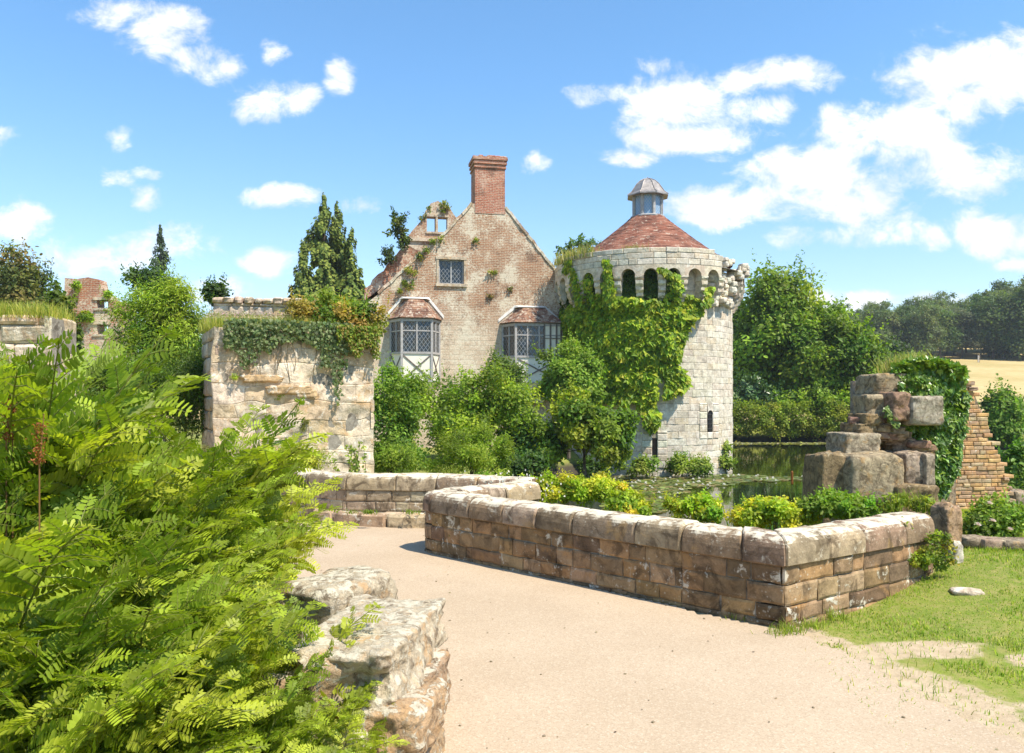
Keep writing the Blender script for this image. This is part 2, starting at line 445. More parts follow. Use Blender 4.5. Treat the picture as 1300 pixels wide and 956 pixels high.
def brick_mat(name, c1, c2, mortar, bw=.24, bh=.075, light=(.62, .55, .47), lt=(.5, .6), lamt=.85, stain=(.09, .06, .045), st_=(.52, .68), moss=None, mthr=(.66, .74), stone=None, stz=None, bump=.7, mort=.012, uvx=None, sc=1.):
    s = NT(name)
    uv = s.attr('uvw').outputs['Vector']
    p = s.n('TexCoord').outputs['Object']
    wob = s.vmath('MULTIPLY', s.vmath('SUBTRACT', s.n('TexNoise', {'Vector': p, 'Scale': 2.2, 'Detail': 3}).outputs['Color'], (.5, .5, .5)), (.06, .06, 0))
    uv2 = s.vmath('ADD', uv, wob)
    b = s.n('TexBrick', {'Vector': uv2, 'Color1': c1, 'Color2': c2, 'Mortar': mortar, 'Scale': 1., 'Mortar Size': mort, 'Mortar Smooth': .3, 'Bias': 0., 'Brick Width': bw, 'Row Height': bh})
    c = b.outputs['Color']; fac = b.outputs['Fac']
    if stone:
        b2 = s.n('TexBrick', {'Vector': uv2, 'Color1': stone[0], 'Color2': stone[1], 'Mortar': mortar, 'Scale': 1., 'Mortar Size': .018, 'Mortar Smooth': .3, 'Brick Width': .46, 'Row Height': .22})
        z = s.n('SeparateXYZ', {0: uv}).outputs[1]
        q = s.math('ADD', z, s.math('MULTIPLY', s.math('SUBTRACT', s.noise(p, .55, 5, .6), .5), stz[2]))
        m = s.ramp(q, stz[0], stz[1])
        c = s.mix(m, b2.outputs['Color'], c)
        fac = s.mix(m, b2.outputs['Fac'], fac)
    mid = s.noise(p, 5*sc, 6, .7, .3); fine = s.noise(p, 26*sc, 4, .7)
    c = s.mix(1., c, s.mix(s.ramp(fine, .3, .7), (.62, .58, .55), (1.25, 1.25, 1.25)), 'MULTIPLY')
    c = s.mix(s.ramp(s.noise(s.vmath('ADD', p, (3, 9, 1)), 1.4*sc, 7, .7, .5), st_[0], st_[1], 0, .65), c, stain)
    l = s.math('ADD', s.math('MULTIPLY', s.noise(s.vmath('ADD', p, (8, 2, 5)), 1.1*sc, 4, .6), .45), s.math('MULTIPLY', s.noise(p, 11*sc, 7, .8, .4), .6))
    c = s.mix(s.ramp(l, lt[0], lt[1], 0, lamt), c, light)
    if moss: c = s.mix(s.ramp(s.noise(s.vmath('ADD', p, (1, 4, 7)), 2.2*sc, 7, .7), mthr[0], mthr[1], 0, .85), c, moss)
    h = s.math('ADD', s.math('MULTIPLY', s.math('SUBTRACT', 1., fac), .6), s.math('ADD', s.math('MULTIPLY', mid, .5), s.math('MULTIPLY', fine, .3)))
    return s.out(s.pbr(c, .93, .12, s.bump(h, bump, .03)))

def leaf_mat(name, trans=.45, rough=.55, spec=.35, tint=(1.25, 1.35, .55)):
    s = NT(name)
    c = s.attr('Col').outputs['Color']
    p = s.n('NewGeometry')
    b = s.pbr(c, rough, spec)
    t = s.n('BsdfTranslucent', {'Color': s.mix(1., c, tint, 'MULTIPLY')}).outputs[0]
    return s.out(s.n('MixShader', {0: trans, 1: b, 2: t}).outputs[0])

def plain_mat(name, col, rough=.7, spec=.3, metal=0., nv=.15, sc=8., bump=.15, grain=None):
    s = NT(name); p = s.n('TexCoord').outputs['Object']
    if grain: p = s.vmath('MULTIPLY', p, grain)
    n = s.noise(p, sc, 6, .65, .3)
    c = s.mix(1., col, s.mix(s.ramp(n, .3, .7), (1-nv,)*3, (1+nv,)*3), 'MULTIPLY')
    return s.out(s.pbr(c, rough, spec, s.bump(n, bump, .01), metal))

def bark_mat():
    s = NT('bark'); p = s.n('TexCoord').outputs['Object']
    n = s.noise(s.vmath('MULTIPLY', p, (1, 1, .25)), 9, 6, .7, .5)
    c = s.mix(s.ramp(n, .3, .7), (.06, .045, .032), (.17, .135, .1))
    return s.out(s.pbr(c, .95, .1, s.bump(n, .6, .03)))

def tile_mat(name, cols, bw=.17, bh=.115, lichen=(.5, .42, .33), lt=(.56, .64), dark=(.07, .035, .028)):
    s = NT(name); uv = s.attr('uvw').outputs['Vector']; p = s.n('TexCoord').outputs['Object']
    b = s.n('TexBrick', {'Vector': uv, 'Color1': cols[0], 'Color2': cols[1], 'Mortar': dark, 'Scale': 1., 'Mortar Size': .008, 'Mortar Smooth': .2, 'Brick Width': bw, 'Row Height': bh})
    c = b.outputs['Color']
    wn = s.n('TexWhiteNoise', {'Vector': s.vmath('SNAP', uv, (bw, bh, 1.))}, noise_dimensions='3D').outputs['Value']
    c = s.mix(s.ramp(wn, .2, .9), c, cols[2])
    c = s.mix(s.ramp(s.noise(p, 1.6, 6, .65), .42, .62, 0, .6), c, dark)
    c = s.mix(s.ramp(s.noise(p, 6, 7, .72, .4), lt[0], lt[1], 0, .8), c, lichen)
    return s.out(s.pbr(c, .9, .15, s.bump(s.math('ADD', s.math('SUBTRACT', 1., b.outputs['Fac']), s.math('MULTIPLY', wn, .6)), .5, .015)))

def lattice_mat(name, cell=.13, glass=(.012, .015, .018), lead=(.2, .21, .22), diag=True):
    s = NT(name); uv = s.n('SeparateXYZ', {0: s.attr('uvw').outputs['Vector']})
    x, y = uv.outputs[0], uv.outputs[1]
    if diag:
        y2 = s.math('MULTIPLY', y, .72)
        a, b = s.math('ADD', x, y2), s.math('SUBTRACT', x, y2)
    else: a, b = x, y
    def ln(v):
        f = s.math('FRACT', s.math('DIVIDE', v, cell)); f = s.math('ABSOLUTE', s.math('SUBTRACT', f, .5))
        return s.math('GREATER_THAN', f, .43)
    m = s.math('MAXIMUM', ln(a), ln(b))
    wn = s.n('TexWhiteNoise', {'Vector': s.n('CombineXYZ', {0: s.math('FLOOR', s.math('DIVIDE', s.math('ADD', a, cell/2), cell)), 1: s.math('FLOOR', s.math('DIVIDE', s.math('ADD', b, cell/2), cell))}).outputs[0]}, noise_dimensions='3D')
    nn = s.n('NewGeometry').outputs['Normal']
    tilt = s.vmath('NORMALIZE', s.vmath('ADD', nn, s.vmath('MULTIPLY', s.vmath('SUBTRACT', wn.outputs['Color'], (.5, .5, .5)), (.12, .12, .12))))
    g = s.pbr(glass, .08, .6, tilt); l = s.pbr(lead, .6, .4)
    return s.out(s.n('MixShader', {0: m, 1: g, 2: l}).outputs[0])

M = {}
M['leaf'] = leaf_mat('leaf')
M['leaf_gloss'] = leaf_mat('leaf_gloss', .25, .35, .5)
M['needle'] = leaf_mat('needle', .15, .7, .2)
M['fern'] = leaf_mat('fern_leaf', .46, .5, .35, (1.35, 1.4, .5))
M['petal'] = leaf_mat('petal', .3, .6, .2, (1, 1, 1))
M['bark'] = bark_mat()
M['parapet'] = stone_mat('parapet_stone', 1., (.60, .54, .43), (.575, .645), .03, stain=(.06, .040, .024), sthr=(.48, .66), samt=.75, moss=(.13, .12, .02), mthr=(.64, .72), ochre=(.36, .2, .08), othr=(.57, .7), bump=.7, bd=.02)
M['coping'] = stone_mat('coping_stone', 1.1, (.66, .58, .44), (.565, .71), .17, stain=(.075, .050, .03), sthr=(.47, .66), samt=.75, moss=(.2, .16, .03), mthr=(.68, .74), ochre=(.42, .27, .12), othr=(.58, .7), bump=.75, bd=.02)
M['tower'] = stone_mat('tower_stone', .7, (.70, .64, .53), (.48, .66), .06, stain=(.24, .2, .15), sthr=(.56, .72), samt=.55, ochre=(.42, .3, .18), othr=(.62, .75), bump=.6, bd=.04, grain=22)
M['pier'] = stone_mat('gatehouse_stone', .9, (.72, .64, .52), (.54, .66), .06, stain=(.15, .10, .06), sthr=(.50, .68), samt=.65, ochre=(.50, .30, .13), othr=(.50, .68), bump=.8, bd=.05, grain=30)
M['ruin'] = stone_mat('ruin_stone', 2.4, (.54, .44, .29), (.59, .72), .07, stain=(.07, .048, .03), sthr=(.42, .66), samt=.8, moss=(.19, .15, .03), mthr=(.62, .7), ochre=(.46, .27, .10), othr=(.52, .7), bump=.9, bd=.03)
M['mortar'] = stone_mat('mortar', 1., (.45, .42, .35), (.55, .65), .05, sthr=(.5, .65), bump=.5, speck=.2)
M['gable'] = brick_mat('gable_brick', (.43, .215, .12), (.31, .155, .09), (.54, .46, .34), light=(.68, .60, .46), lt=(.495, .60), stain=(.10, .065, .05), moss=(.14, .13, .03), mthr=(.69, .75), stone=((.62, .49, .36), (.5, .38, .27)), stz=(4.2, 6.2, 5.))
M['chimney'] = brick_mat('chimney_brick', (.47, .17, .1), (.36, .12, .075), (.5, .38, .29), light=(.64, .50, .38), lt=(.52, .64), lamt=.6, stain=(.12, .08, .06), st_=(.48, .66))
M['ruinbrick'] = brick_mat('ruin_brick', (.52, .28, .12), (.40, .2, .10), (.5, .38, .26), bw=.22, bh=.07, light=(.6, .52, .42), lt=(.52, .62), lamt=.7, moss=(.18, .15, .03), mthr=(.68, .74), mort=.008, sc=2.)
M['redruin'] = brick_mat('red_ruin', (.45, .16, .09), (.33, .12, .07), (.5, .38, .28), light=(.66, .56, .42), lt=(.5, .6), stone=((.6, .48, .34), (.5, .38, .25)), stz=(3.8, 4.6, 2.))
M['tile'] = tile_mat('roof_tile', ((.28, .10, .06), (.19, .075, .05), (.31, .15, .10)))
M['tile_old'] = tile_mat('roof_tile_old', ((.26, .12, .075), (.17, .085, .06), (.33, .19, .12)), lt=(.5, .6))
M['lead'] = plain_mat('lead', (.33, .29, .26), .5, .5, .5, .3, 6)
M['oldpaint'] = plain_mat('weathered_paint', (.36, .35, .34), .7, .3, 0, .2, 9)
M['whitelead'] = plain_mat('white_flashing', (.72, .68, .62), .7, .3, 0, .15, 5)
M['timber'] = plain_mat('timber', (.16, .13, .11), .8, .2, 0, .3, 10, .3, (1, 1, .3))
M['frame'] = plain_mat('window_frame', (.38, .35, .33), .7, .3, 0, .2, 10)
M['plaster'] = plain_mat('plaster', (.76, .70, .58), .85, .2, 0, .08, 3)
M['pane'] = lattice_mat('leaded_glass', .17)
M['pane_l'] = lattice_mat('lantern_glass', .12, (.16, .28, .42), (.4, .42, .44))
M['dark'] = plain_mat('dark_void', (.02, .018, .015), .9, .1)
M['iron'] = plain_mat('iron', (.08, .075, .07), .6, .4, .3)
M['ruin2'] = stone_mat('weathered_brick', 2., (.6, .54, .44), (.6, .7), .03, stain=(.28, .17, .11), sthr=(.46, .66), samt=.6, moss=(.22, .19, .04), mthr=(.66, .76), ochre=(.6, .34, .12), othr=(.5, .68), bump=.8, bd=.015)
M['endstone'] = stone_mat('end_stone', 2.2, (.60, .53, .40), (.52, .60), .06, stain=(.09, .06, .035), sthr=(.50, .64), samt=.75, ochre=(.5, .3, .14), othr=(.52, .66), bump=.95, bd=.03, grain=40)
# ---------------------------------------------------------------- camera, sun, sky
cam = bpy.data.cameras.new('camera'); co = bpy.data.objects.new('camera', cam); COL.objects.link(co)
co.location = (0, 0, CAMZ); co.rotation_euler = (PI/2, 0, 0)
cam.sensor_width = 36; cam.lens = 36*F/1300; cam.shift_y = (HY-478)/1300; cam.clip_end = 6000; cam.clip_start = .05
SC.camera = co
SUNH = unit(np.array([.80, -.60])); EL = math.radians(57)
sd = Vector((SUNH[0]*math.cos(EL), SUNH[1]*math.cos(EL), math.sin(EL)))
sl = bpy.data.lights.new('sun', 'SUN'); sl.energy = 4.9; sl.angle = math.radians(.5); sl.color = (1, .93, .80)
so = bpy.data.objects.new('sun', sl); COL.objects.link(so); so.rotation_euler = (-sd).to_track_quat('-Z', 'Y').to_euler(); so.location = (20, -15, 40)
SC.view_settings.view_transform = 'Standard'; SC.view_settings.look = 'None'; SC.view_settings.gamma = 1
SC.view_settings.exposure = .64
SC.render.engine = 'CYCLES'
cy = SC.cycles
cy.use_denoising = True; cy.max_bounces = 6; cy.diffuse_bounces = 3; cy.glossy_bounces = 3; cy.transmission_bounces = 4; cy.transparent_max_bounces = 4
cy.sample_clamp_indirect = 6; cy.caustics_reflective = False; cy.caustics_refractive = False
try: cy.denoiser = 'OPENIMAGEDENOISE'; cy.denoising_prefilter = 'ACCURATE'
except Exception: pass

W = bpy.data.worlds.new('World'); SC.world = W; W.use_nodes = True
class WT(NT):
    def __init__(s, t): s.t = t; t.nodes.clear()
w = WT(W.node_tree)
sky = w.n('TexSky', sky_type='NISHITA', sun_disc=False, sun_elevation=EL, sun_rotation=math.atan2(SUNH[0], SUNH[1]), altitude=30, air_density=1.05, dust_density=.35, ozone_density=2.2)
d = w.n('TexCoord').outputs['Generated']
sp = w.n('SeparateXYZ', {0: d})
yy = w.math('MAXIMUM', sp.outputs[1], .08)
U = w.n('CombineXYZ', {0: w.math('DIVIDE', sp.outputs[0], yy), 1: w.math('DIVIDE', sp.outputs[2], yy)}).outputs[0]
# cumulus banks by bearing: azimuth tangent, elevation tangent, half sizes, strength
CL = [(150,18,48,22,1), (212,48,55,32,1), (258,80,40,24,1), (335,122,40,26,.95), (378,118,34,26,.9), (436,92,22,24,.8),
      (148,176,16,16,.45), (190,211,28,9,.5), (140,222,26,10,.4), (187,246,22,12,.5), (362,250,40,19,1), (115,326,80,26,.8), (200,312,70,24,.7),
      (338,340,40,16,.75), (8,286,40,22,.6), (455,265,24,12,.4), (672,208,19,14,.7), (762,114,38,19,.95), (850,128,66,38,1.05), (872,168,92,26,1.05), (962,142,40,22,.95),
      (800,196,42,11,.9), (1000,96,66,24,.95), (945,104,26,20,.7), (1225,105,95,52,1.1), (1295,90,80,48,1.1), (1130,178,98,44,1.1), (1212,212,74,40,1), (1035,222,92,36,1.1),
      (950,256,100,30,1.1), (905,268,52,18,.9), (1075,258,70,34,1), (1060,302,58,18,.8), (1135,300,60,20,.75), (1258,294,62,32,1), (1185,306,17,18,.8), (1300,338,34,12,.9),
      (1040,384,28,18,.9), (1105,386,34,14,.8), (1210,384,46,10,.6), (265,372,40,16,.8), (350,58,16,10,.35), (842,74,22,14,.4), (1195,46,24,10,.3), (-60,180,60,30,.8), (1420,200,90,60,1), (560,-160,120,50,.9), (60,-120,80,40,.8), (1050,-220,140,50,.9)]
acc = None
wob = w.n('TexNoise', {'Vector': U, 'Scale': 7., 'Detail': 3., 'Roughness': .5}).outputs['Color']
Uw = w.vmath('ADD', U, w.vmath('MULTIPLY', w.vmath('SUBTRACT', wob, (.5, .5, .5)), (.085, .055, 0)))
for px, py, rx, ry, st in CL:
    q = w.vmath('MULTIPLY', w.vmath('SUBTRACT', Uw, ((px-HX)/F, (HY-py)/F, 0)), (F/rx/1.15, F/ry/1.15, 0))
    dt = w.n('VectorMath', {0: q, 1: q}, operation='DOT_PRODUCT').outputs['Value']
    b = w.math('MULTIPLY_ADD', dt, -st, st)
    acc = b if acc is None else w.n('Math', {0: acc, 1: b, 2: .25}, operation='SMOOTH_MAX').outputs[0]
nz = w.n('TexNoise', {'Vector': w.vmath('MULTIPLY', U, (1, 1.35, 1)), 'Scale': 14., 'Detail': 6., 'Roughness': .66, 'Distortion': .3}).outputs['Fac']
nz2 = w.n('TexNoise', {'Vector': w.vmath('ADD', U, (3.1, .02, 0)), 'Scale': 9., 'Detail': 6., 'Roughness': .6}).outputs['Fac']
den = w.math('MULTIPLY_ADD', w.math('SUBTRACT', nz, .5), 3.8, acc)
al = w.ramp(den, -.15, 1.05)
al = w.math('MULTIPLY', al, w.ramp(sp.outputs[1], .1, .2))
wisp = w.math('MULTIPLY', w.ramp(w.math('MULTIPLY_ADD', w.math('SUBTRACT', nz, .5), 1.2, w.math('MULTIPLY_ADD', acc, .25, nz2)), .52, .95), .16)
shade = w.ramp(w.math('MULTIPLY_ADD', nz2, 1.1, w.math('MULTIPLY', den, .22)), .45, .95)
cc = w.mix(shade, (4.6, 4.95, 5.5), (6.6, 6.6, 6.5))
skc = w.mix(1., sky.outputs[0], w.mix(w.ramp(sp.outputs[2], .02, .42), (1.02, 1.04, 1.10), (.80, 1.12, 1.26)), 'MULTIPLY')
skc = w.mix(w.math('MAXIMUM', al, wisp), skc, cc)
bg = w.n('Background', {'Color': skc, 'Strength': .13})
w.t.links.new(bg.outputs[0], w.n('OutputWorld').inputs[0])
W.cycles.sampling_method = 'MANUAL'; W.cycles.sample_map_resolution = 512

# ---------------------------------------------------------------- terrain
WZ = -1.35
NEAR = [(-80, -40), (50, -40), (50, 10), (14, 12.3), (9, 12.6), (7.6, 12.6), (6., 12.0), (4.8, 11.2), (3.4, 9.8), (2.4, 9.0), (1.5, 10.2), (1.3, 12.5), (1.15, 18), (1.0, 26), (1.6, 30.8),
        (2.6, 33.2), (4., 34.4), (6.5, 34.6), (8.6, 35), (8.9, 37.5), (8., 41), (5, 48), (-20, 50), (-80, 50)]
FAR = [(-900, 66), (-30, 62), (0, 57), (14, 57), (24, 56.5), (27.5, 50), (27, 45), (30, 41), (40, 38), (60, 37), (900, 36), (900, 2500), (-900, 2500)]
def hill(x, y):
    t = sstep(62, 150, y)
    z = -.2+1.2*t
    z = z+10.5*np.clip((y-88)/105, 0, 1.6)*sstep(-30, 40, x)+6*np.clip((y-80)/100, 0, 2)*sstep(10, -60, x)*.8
    z = z+sstep(190, 420, y)*14
    return z
def ground(x, y):
    x = np.asarray(x, float); y = np.asarray(y, float)
    dn = polydist(x, y, NEAR); df = polydist(x, y, FAR)
    p = np.stack([x*.35, y*.35, 0*x], -1).reshape(-1, 3)
    nn = vnoise(p).reshape(x.shape)
    ln = np.where(y < 14, -.02, -.35)
    ln = ln+.30*sstep(2.5, 4.6, x-.15*(y-6))*sstep(5.0, 8.0, y)*sstep(14, 11, y)
    # bank behind the bridge wall falls towards the water
    b1 = x+y-8.75; b2 = -.56*(x-2.2)+.83*(y-6.34)
    sw = sstep(.1, 1.3, np.minimum(b1, b2))*sstep(5.2, 4.0, x)*(y < 16)*sstep(-1, -.2, x)
    ln = ln-.5*sw
    hn = WZ-.9+(ln+.9-WZ)*sstep(-.7, .9, dn)
    hf = WZ-.9+(hill(x, y)+nn*.12+.9-WZ)*sstep(-1.2, 1.6, df)
    return np.maximum(hn, hf)
def axis(lo, hi, c0, c1, fine, grow=1.07):
    a = list(np.arange(c0, c1+1e-6, fine)); s = fine
    while a[-1] < hi: s *= grow; a.append(a[-1]+s)
    s = fine
    while a[0] > lo: s *= grow; a.insert(0, a[0]-s)
    return np.array(a)
def sheet(name, xs, ys, fz, mat, keep=None, smooth=True, **tg):
    X, Y = np.meshgrid(xs, ys); Z = fz(X, Y)
    V = np.stack([X, Y, Z], -1).reshape(-1, 3)
    idx = np.arange(len(V)).reshape(X.shape)
    Fq = np.stack([idx[:-1, :-1], idx[:-1, 1:], idx[1:, 1:], idx[1:, :-1]], -1).reshape(-1, 4)
    if keep is not None:
        c = V[Fq].mean(1); Fq = Fq[keep(c[:, 0], c[:, 1])]
        use = np.unique(Fq); mp = np.zeros(len(V), int); mp[use] = np.arange(len(use)); V = V[use]; Fq = mp[Fq]
    mb = MB(); mb.add(V, Fq)
    return tag(mb.build(name, mat, smooth=smooth), **tg)

s = NT('ground'); p = s.pos(); xyz = s.n('SeparateXYZ', {0: p})
n1 = s.noise(p, .9, 6, .65); n2 = s.noise(p, 9, 6, .7); n3 = s.noise(p, 60, 3, .7)
grass = s.mix(s.ramp(n1, .35, .7), (.13, .19, .025), (.20, .24, .035)); grass = s.mix(s.ramp(n2, .3, .75), grass, (.30, .26, .09))
dirt = s.mix(s.ramp(n2, .3, .7), (.40, .30, .19), (.50, .39, .26))
# worn ground beside the path, trodden patches in the lawn
X_, Y_ = xyz.outputs[0], xyz.outputs[1]
nd = s.math('SUBTRACT', s.noise(p, 2.2, 5, .7), .5)
e1 = s.math('ADD', s.math('POWER', s.math('DIVIDE', s.math('SUBTRACT', X_, 2.95), .62), 2.), s.math('POWER', s.math('DIVIDE', s.math('SUBTRACT', Y_, 5.80), .22), 2.))
w1 = s.ramp(s.math('MULTIPLY_ADD', nd, 3., e1), 1.15, .6)
e2 = s.math('ADD', s.math('SUBTRACT', X_, 2.33), s.math('MULTIPLY', s.math('SUBTRACT', Y_, 6.2), .30))
w2 = s.ramp(s.math('MULTIPLY_ADD', nd, 1.3, e2), .3, .12)
e3 = s.math('ADD', s.math('POWER', s.math('DIVIDE', s.math('SUBTRACT', X_, 3.75), .35), 2.), s.math('POWER', s.math('DIVIDE', s.math('SUBTRACT', Y_, 5.55), .16), 2.))
w3 = s.ramp(s.math('MULTIPLY_ADD', nd, 3., e3), 1.1, .6)
wm = s.math('MAXIMUM', s.math('MAXIMUM', w1, w3), w2)
wm = s.math('MULTIPLY', wm, s.math('MULTIPLY', s.ramp(Y_, 7., 6.7), s.ramp(X_, -.5, .5)))
near = s.mix(wm, grass, dirt)
hay = s.mix(s.ramp(n1, .3, .7), (.44, .32, .14), (.53, .40, .19)); hay = s.mix(s.ramp(s.noise(p, .06, 5, .6), .4, .65, 0, .5), hay, (.30, .24, .08))
c = s.mix(s.ramp(xyz.outputs[1], 66, 74), near, hay)
mud = s.ramp(xyz.outputs[2], -1.1, -.75)
c = s.mix(mud, (.06, .05, .035), c)
M['ground'] = s.out(s.pbr(c, .95, .1, s.bump(s.math('ADD', n2, n3), .5, .02)))
xs = axis(-700, 900, -8, 14, .22); ys = axis(-30, 2300, 0, 15, .22)
sheet('ground', xs, ys, ground, M['ground'], kind='structure')

s = NT('path'); p = s.pos()
n1 = s.noise(p, .8, 5, .6); n2 = s.noise(p, 90, 3, .8); v = s.n('TexVoronoi', {'Vector': p, 'Scale': 105.}).outputs['Color']
c = s.mix(s.ramp(n1, .3, .7), (.43, .325, .22), (.49, .375, .26))
c = s.mix(s.ramp(s.n('SeparateColor', {0: v}).outputs[0], .4, 1, 0, .55), c, (.34, .25, .165)); c = s.mix(s.ramp(s.n('SeparateColor', {0: v}).outputs[2], .8, 1, 0, .3), c, (.68, .58, .44))
c = s.mix(s.ramp(n2, .60, .72, 0, .6), c, (.74, .64, .5)); c = s.mix(s.ramp(s.noise(p, 32, 4, .8), .60, .70, 0, .4), c, (.25, .18, .12))
c = s.mix(s.ramp(s.noise(p, 2.6, 6, .7, .5), .62, .78, 0, .25), c, (.45, .34, .24))
M['path'] = s.out(s.pbr(c, .93, .12, s.bump(s.math('ADD', n2, s.n('SeparateColor', {0: v}).outputs[1]), .45, .006)))
PATHP = [(-3.2, -6), (4.2, -6), (3.3, 2), (2.75, 4.2), (2.55, 5.1), (2.2, 6.2), (-.95, 9.5), (0, 10.7), (-1., 11.3), (-2.4, 11.4), (-3.1, 11.9), (-5., 14.2), (-8.6, 15.4), (-9.5, 12.5), (-5.8, 10.8), (-3.6, 8.8), (-2.2, 6.3), (-.9, 5.0), (-.6, 3.6)]
def pathz(X, Y): return 0*X
def keepp(x, y):
    p = np.stack([x*2.5, y*2.5, 0*x], -1)
    return polydist(x, y, PATHP)+.10*fbm(p, 3)*(x > 1.5) > 0
sheet('path', np.arange(-10, 4.5, .06), np.arange(-6, 16, .06), pathz, M['path'], keepp, kind='structure')

s = NT('water'); p = s.pos()
h = s.math('ADD', s.noise(s.vmath('MULTIPLY', p, (1.2, .5, 1)), 1.6, 3, .5), s.math('MULTIPLY', s.noise(s.vmath('MULTIPLY', p, (1, .4, 1)), 6, 3, .5), .3))
M['water'] = s.out(s.pbr((.012, .016, .004), .04, .5, s.bump(h, .12, .04)))
sheet('moat_water', np.array([-90., 0, 120]), np.array([4., 30, 90]), lambda X, Y: X*0+WZ, M['water'], smooth=False, kind='structure')

# ---------------------------------------------------------------- low walls along the path
PARC = [(.29, .19, .105), (.37, .24, .12), (.20, .135, .08), (.40, .28, .16), (.33, .225, .13)]
def low_wall(name, label, pts, h0=.49, h1=.735, th=.38, cols=PARC, front_base=0., seed=1, copl=(.42, .75), back=True, k=7, group='parapet walls of the bridge'):
    random.seed(seed)
    W_ = Poly(pts); L = W_.L; br = list(W_.cum[1:-1])
    root = empty(name, (pts[0][0], pts[0][1], 0), label, 'wall', group)
    o = (pts[0][0], pts[0][1], 0)
    mb = MB()
    zb = front_base-.12
    solid(mb, W_, L, -1.9, h0, -.02, -th+.02, nu=max(2, int(L/.4)), nv=1, mi=1)
    masonry(mb, W_, L, zb, h0, (.13, .21), (.18, .48), cols, k=k, cw=.02, ch=.009, amp=.012, ns=9, breaks=br, wj=.006, joint=.007)
    if back: masonry(mb, lambda u, v, w: W_(L-u, v, -th-w), L, -1.7 if back == 2 else -.5, h0, (.16, .22), (.25, .5), cols, k=3, amp=0)
    for end, sg in ((0., -1), (L, 1)):
        def em(u, v, w, end=end, sg=sg):
            ww = -th*u/th if sg > 0 else -th+u
            base = W_.xy(np.full(len(u), min(max(end, 1e-4), L-1e-4)), ww)
            t = (W_.P[-1]-W_.P[-2])/W_.l[-1] if sg > 0 else (W_.P[0]-W_.P[1])/W_.l[0]
            return np.stack([base[:, 0]+t[0]*w, base[:, 1]+t[1]*w, v], 1)
        masonry(mb, em, th, zb, h0, (.13, .21), (.2, .38), cols, k=5, amp=.01, ns=8)
    mb.build('masonry', [M['parapet'], M['mortar']], root, o, smooth=False)
    cp = MB(); u = 0.
    nseg, npf = 8, 15
    an = np.linspace(0, PI, npf)
    while u < L-.01:
        l = random.uniform(*copl); e = min(L, u+l)
        if L-e < copl[0]*.5: e = L
        for b in br:
            if u+.12 < b < e-.02: e = b; break
        t = np.linspace(0, 1, nseg+1)
        t = np.concatenate([[0, .018/(e-u)], t[1:-1], [1-.018/(e-u), 1]])
        hh = random.uniform(-.008, .008); ov = .025+random.uniform(-.006, .01)
        off = random.uniform(0, 50); V = []
        for i, tt in enumerate(t):
            g = .014 if i in (0, len(t)-1) else 0
            ca = np.sign(np.cos(an))*np.abs(np.cos(an))**.42; sa = np.abs(np.sin(an))**.62
            wv = -th/2+(th/2+ov-g)*ca
            zv = h0+.01+(h1-h0-.02+hh-g*.8)*sa
            wv = np.concatenate([[ov-.03-g], wv, [-th-ov+.03+g]]); zv = np.concatenate([[h0-.005], zv, [h0-.005]])
            uu = np.full(len(wv), u+.004+(e-u-.008)*tt)
            P = np.stack([uu, zv, wv], 1); nn = .012*fbm(P*7+off, 3)
            V.append(W_(uu+nn*.3, zv+nn*(zv > h0+.03), wv+nn*np.sign(wv+th/2)*(zv > h0+.01)))
        m = npf+2; V = np.concatenate(V); R = len(t)
        Fq = [(i*m+j, i*m+j+1, (i+1)*m+j+1, (i+1)*m+j) for i in range(R-1) for j in range(m-1)]
        cc = jitcol([(.33, .25, .165), (.28, .2, .13), (.40, .31, .21)], .15)
        cp.add(V, Fq, cc)
        for q in (0, R-1):
            ctr = V[q*m:(q+1)*m].mean(0); nV = np.concatenate([V[q*m:(q+1)*m], [ctr]])
            cp.add(nV, [(j, j+1, m) if q else (j+1, j, m) for j in range(m-1)], cc)
        u = e
    cp.build('coping', M['coping'], root, o, smooth=False)
    return root
# near wall: rounded left end, long leg to the corner, short leg along the lawn
low_wall('parapet_wall', 'long brown stone parapet with pale lichened rounded coping turning a corner beside the lawn',
         [(.10, 10.84), (-.55, 10.15), (-1.0, 9.72), (-1.06, 9.52), (-.96, 9.35), (-.45, 8.85), (.6, 7.85), (1.5, 6.98), (2.2, 6.34), (3.1, 6.92), (4.05, 7.55)], seed=3, copl=(.45, .8), k=8)
far = low_wall('parapet_wall', 'far curved stone parapet with a ledge at its foot in front of the ivy topped ruin',
         [(-6.6, 15.7), (-5.6, 14.9), (-4.6, 13.7), (-3.8, 12.7), (-3.1, 12.0), (-2.45, 11.62), (-1.7, 11.5), (-1.1, 11.45), (-.5, 11.15), (.22, 10.86)], seed=8, cols=[(.46, .36, .24), (.52, .42, .29), (.4, .3, .2), (.5, .38, .24)], copl=(.55, .9), k=5)
mb = MB(); random.seed(5)
lp = Poly([(-3.0, 11.78), (-2.45, 11.4), (-1.7, 11.2), (-.95, 11.12), (-.55, 10.9)])
masonry(mb, lp, lp.L, -.1, .2, (.29, .31), (.6, .95), [(.5, .38, .25), (.46, .34, .22)], k=6, cw=.04, ch=.03, amp=.015)
masonry(mb, lambda u, v, w: np.concatenate([lp.xy(u, -.02-v), (.185+w)[:, None]], 1), lp.L, 0, .26, (.24, .28), (.5, .8), [(.56, .45, .31)], k=6, cw=.04, ch=.02, amp=.012)
mb.build('ledge', [M['parapet']], far, (-6.6, 15.7, 0))
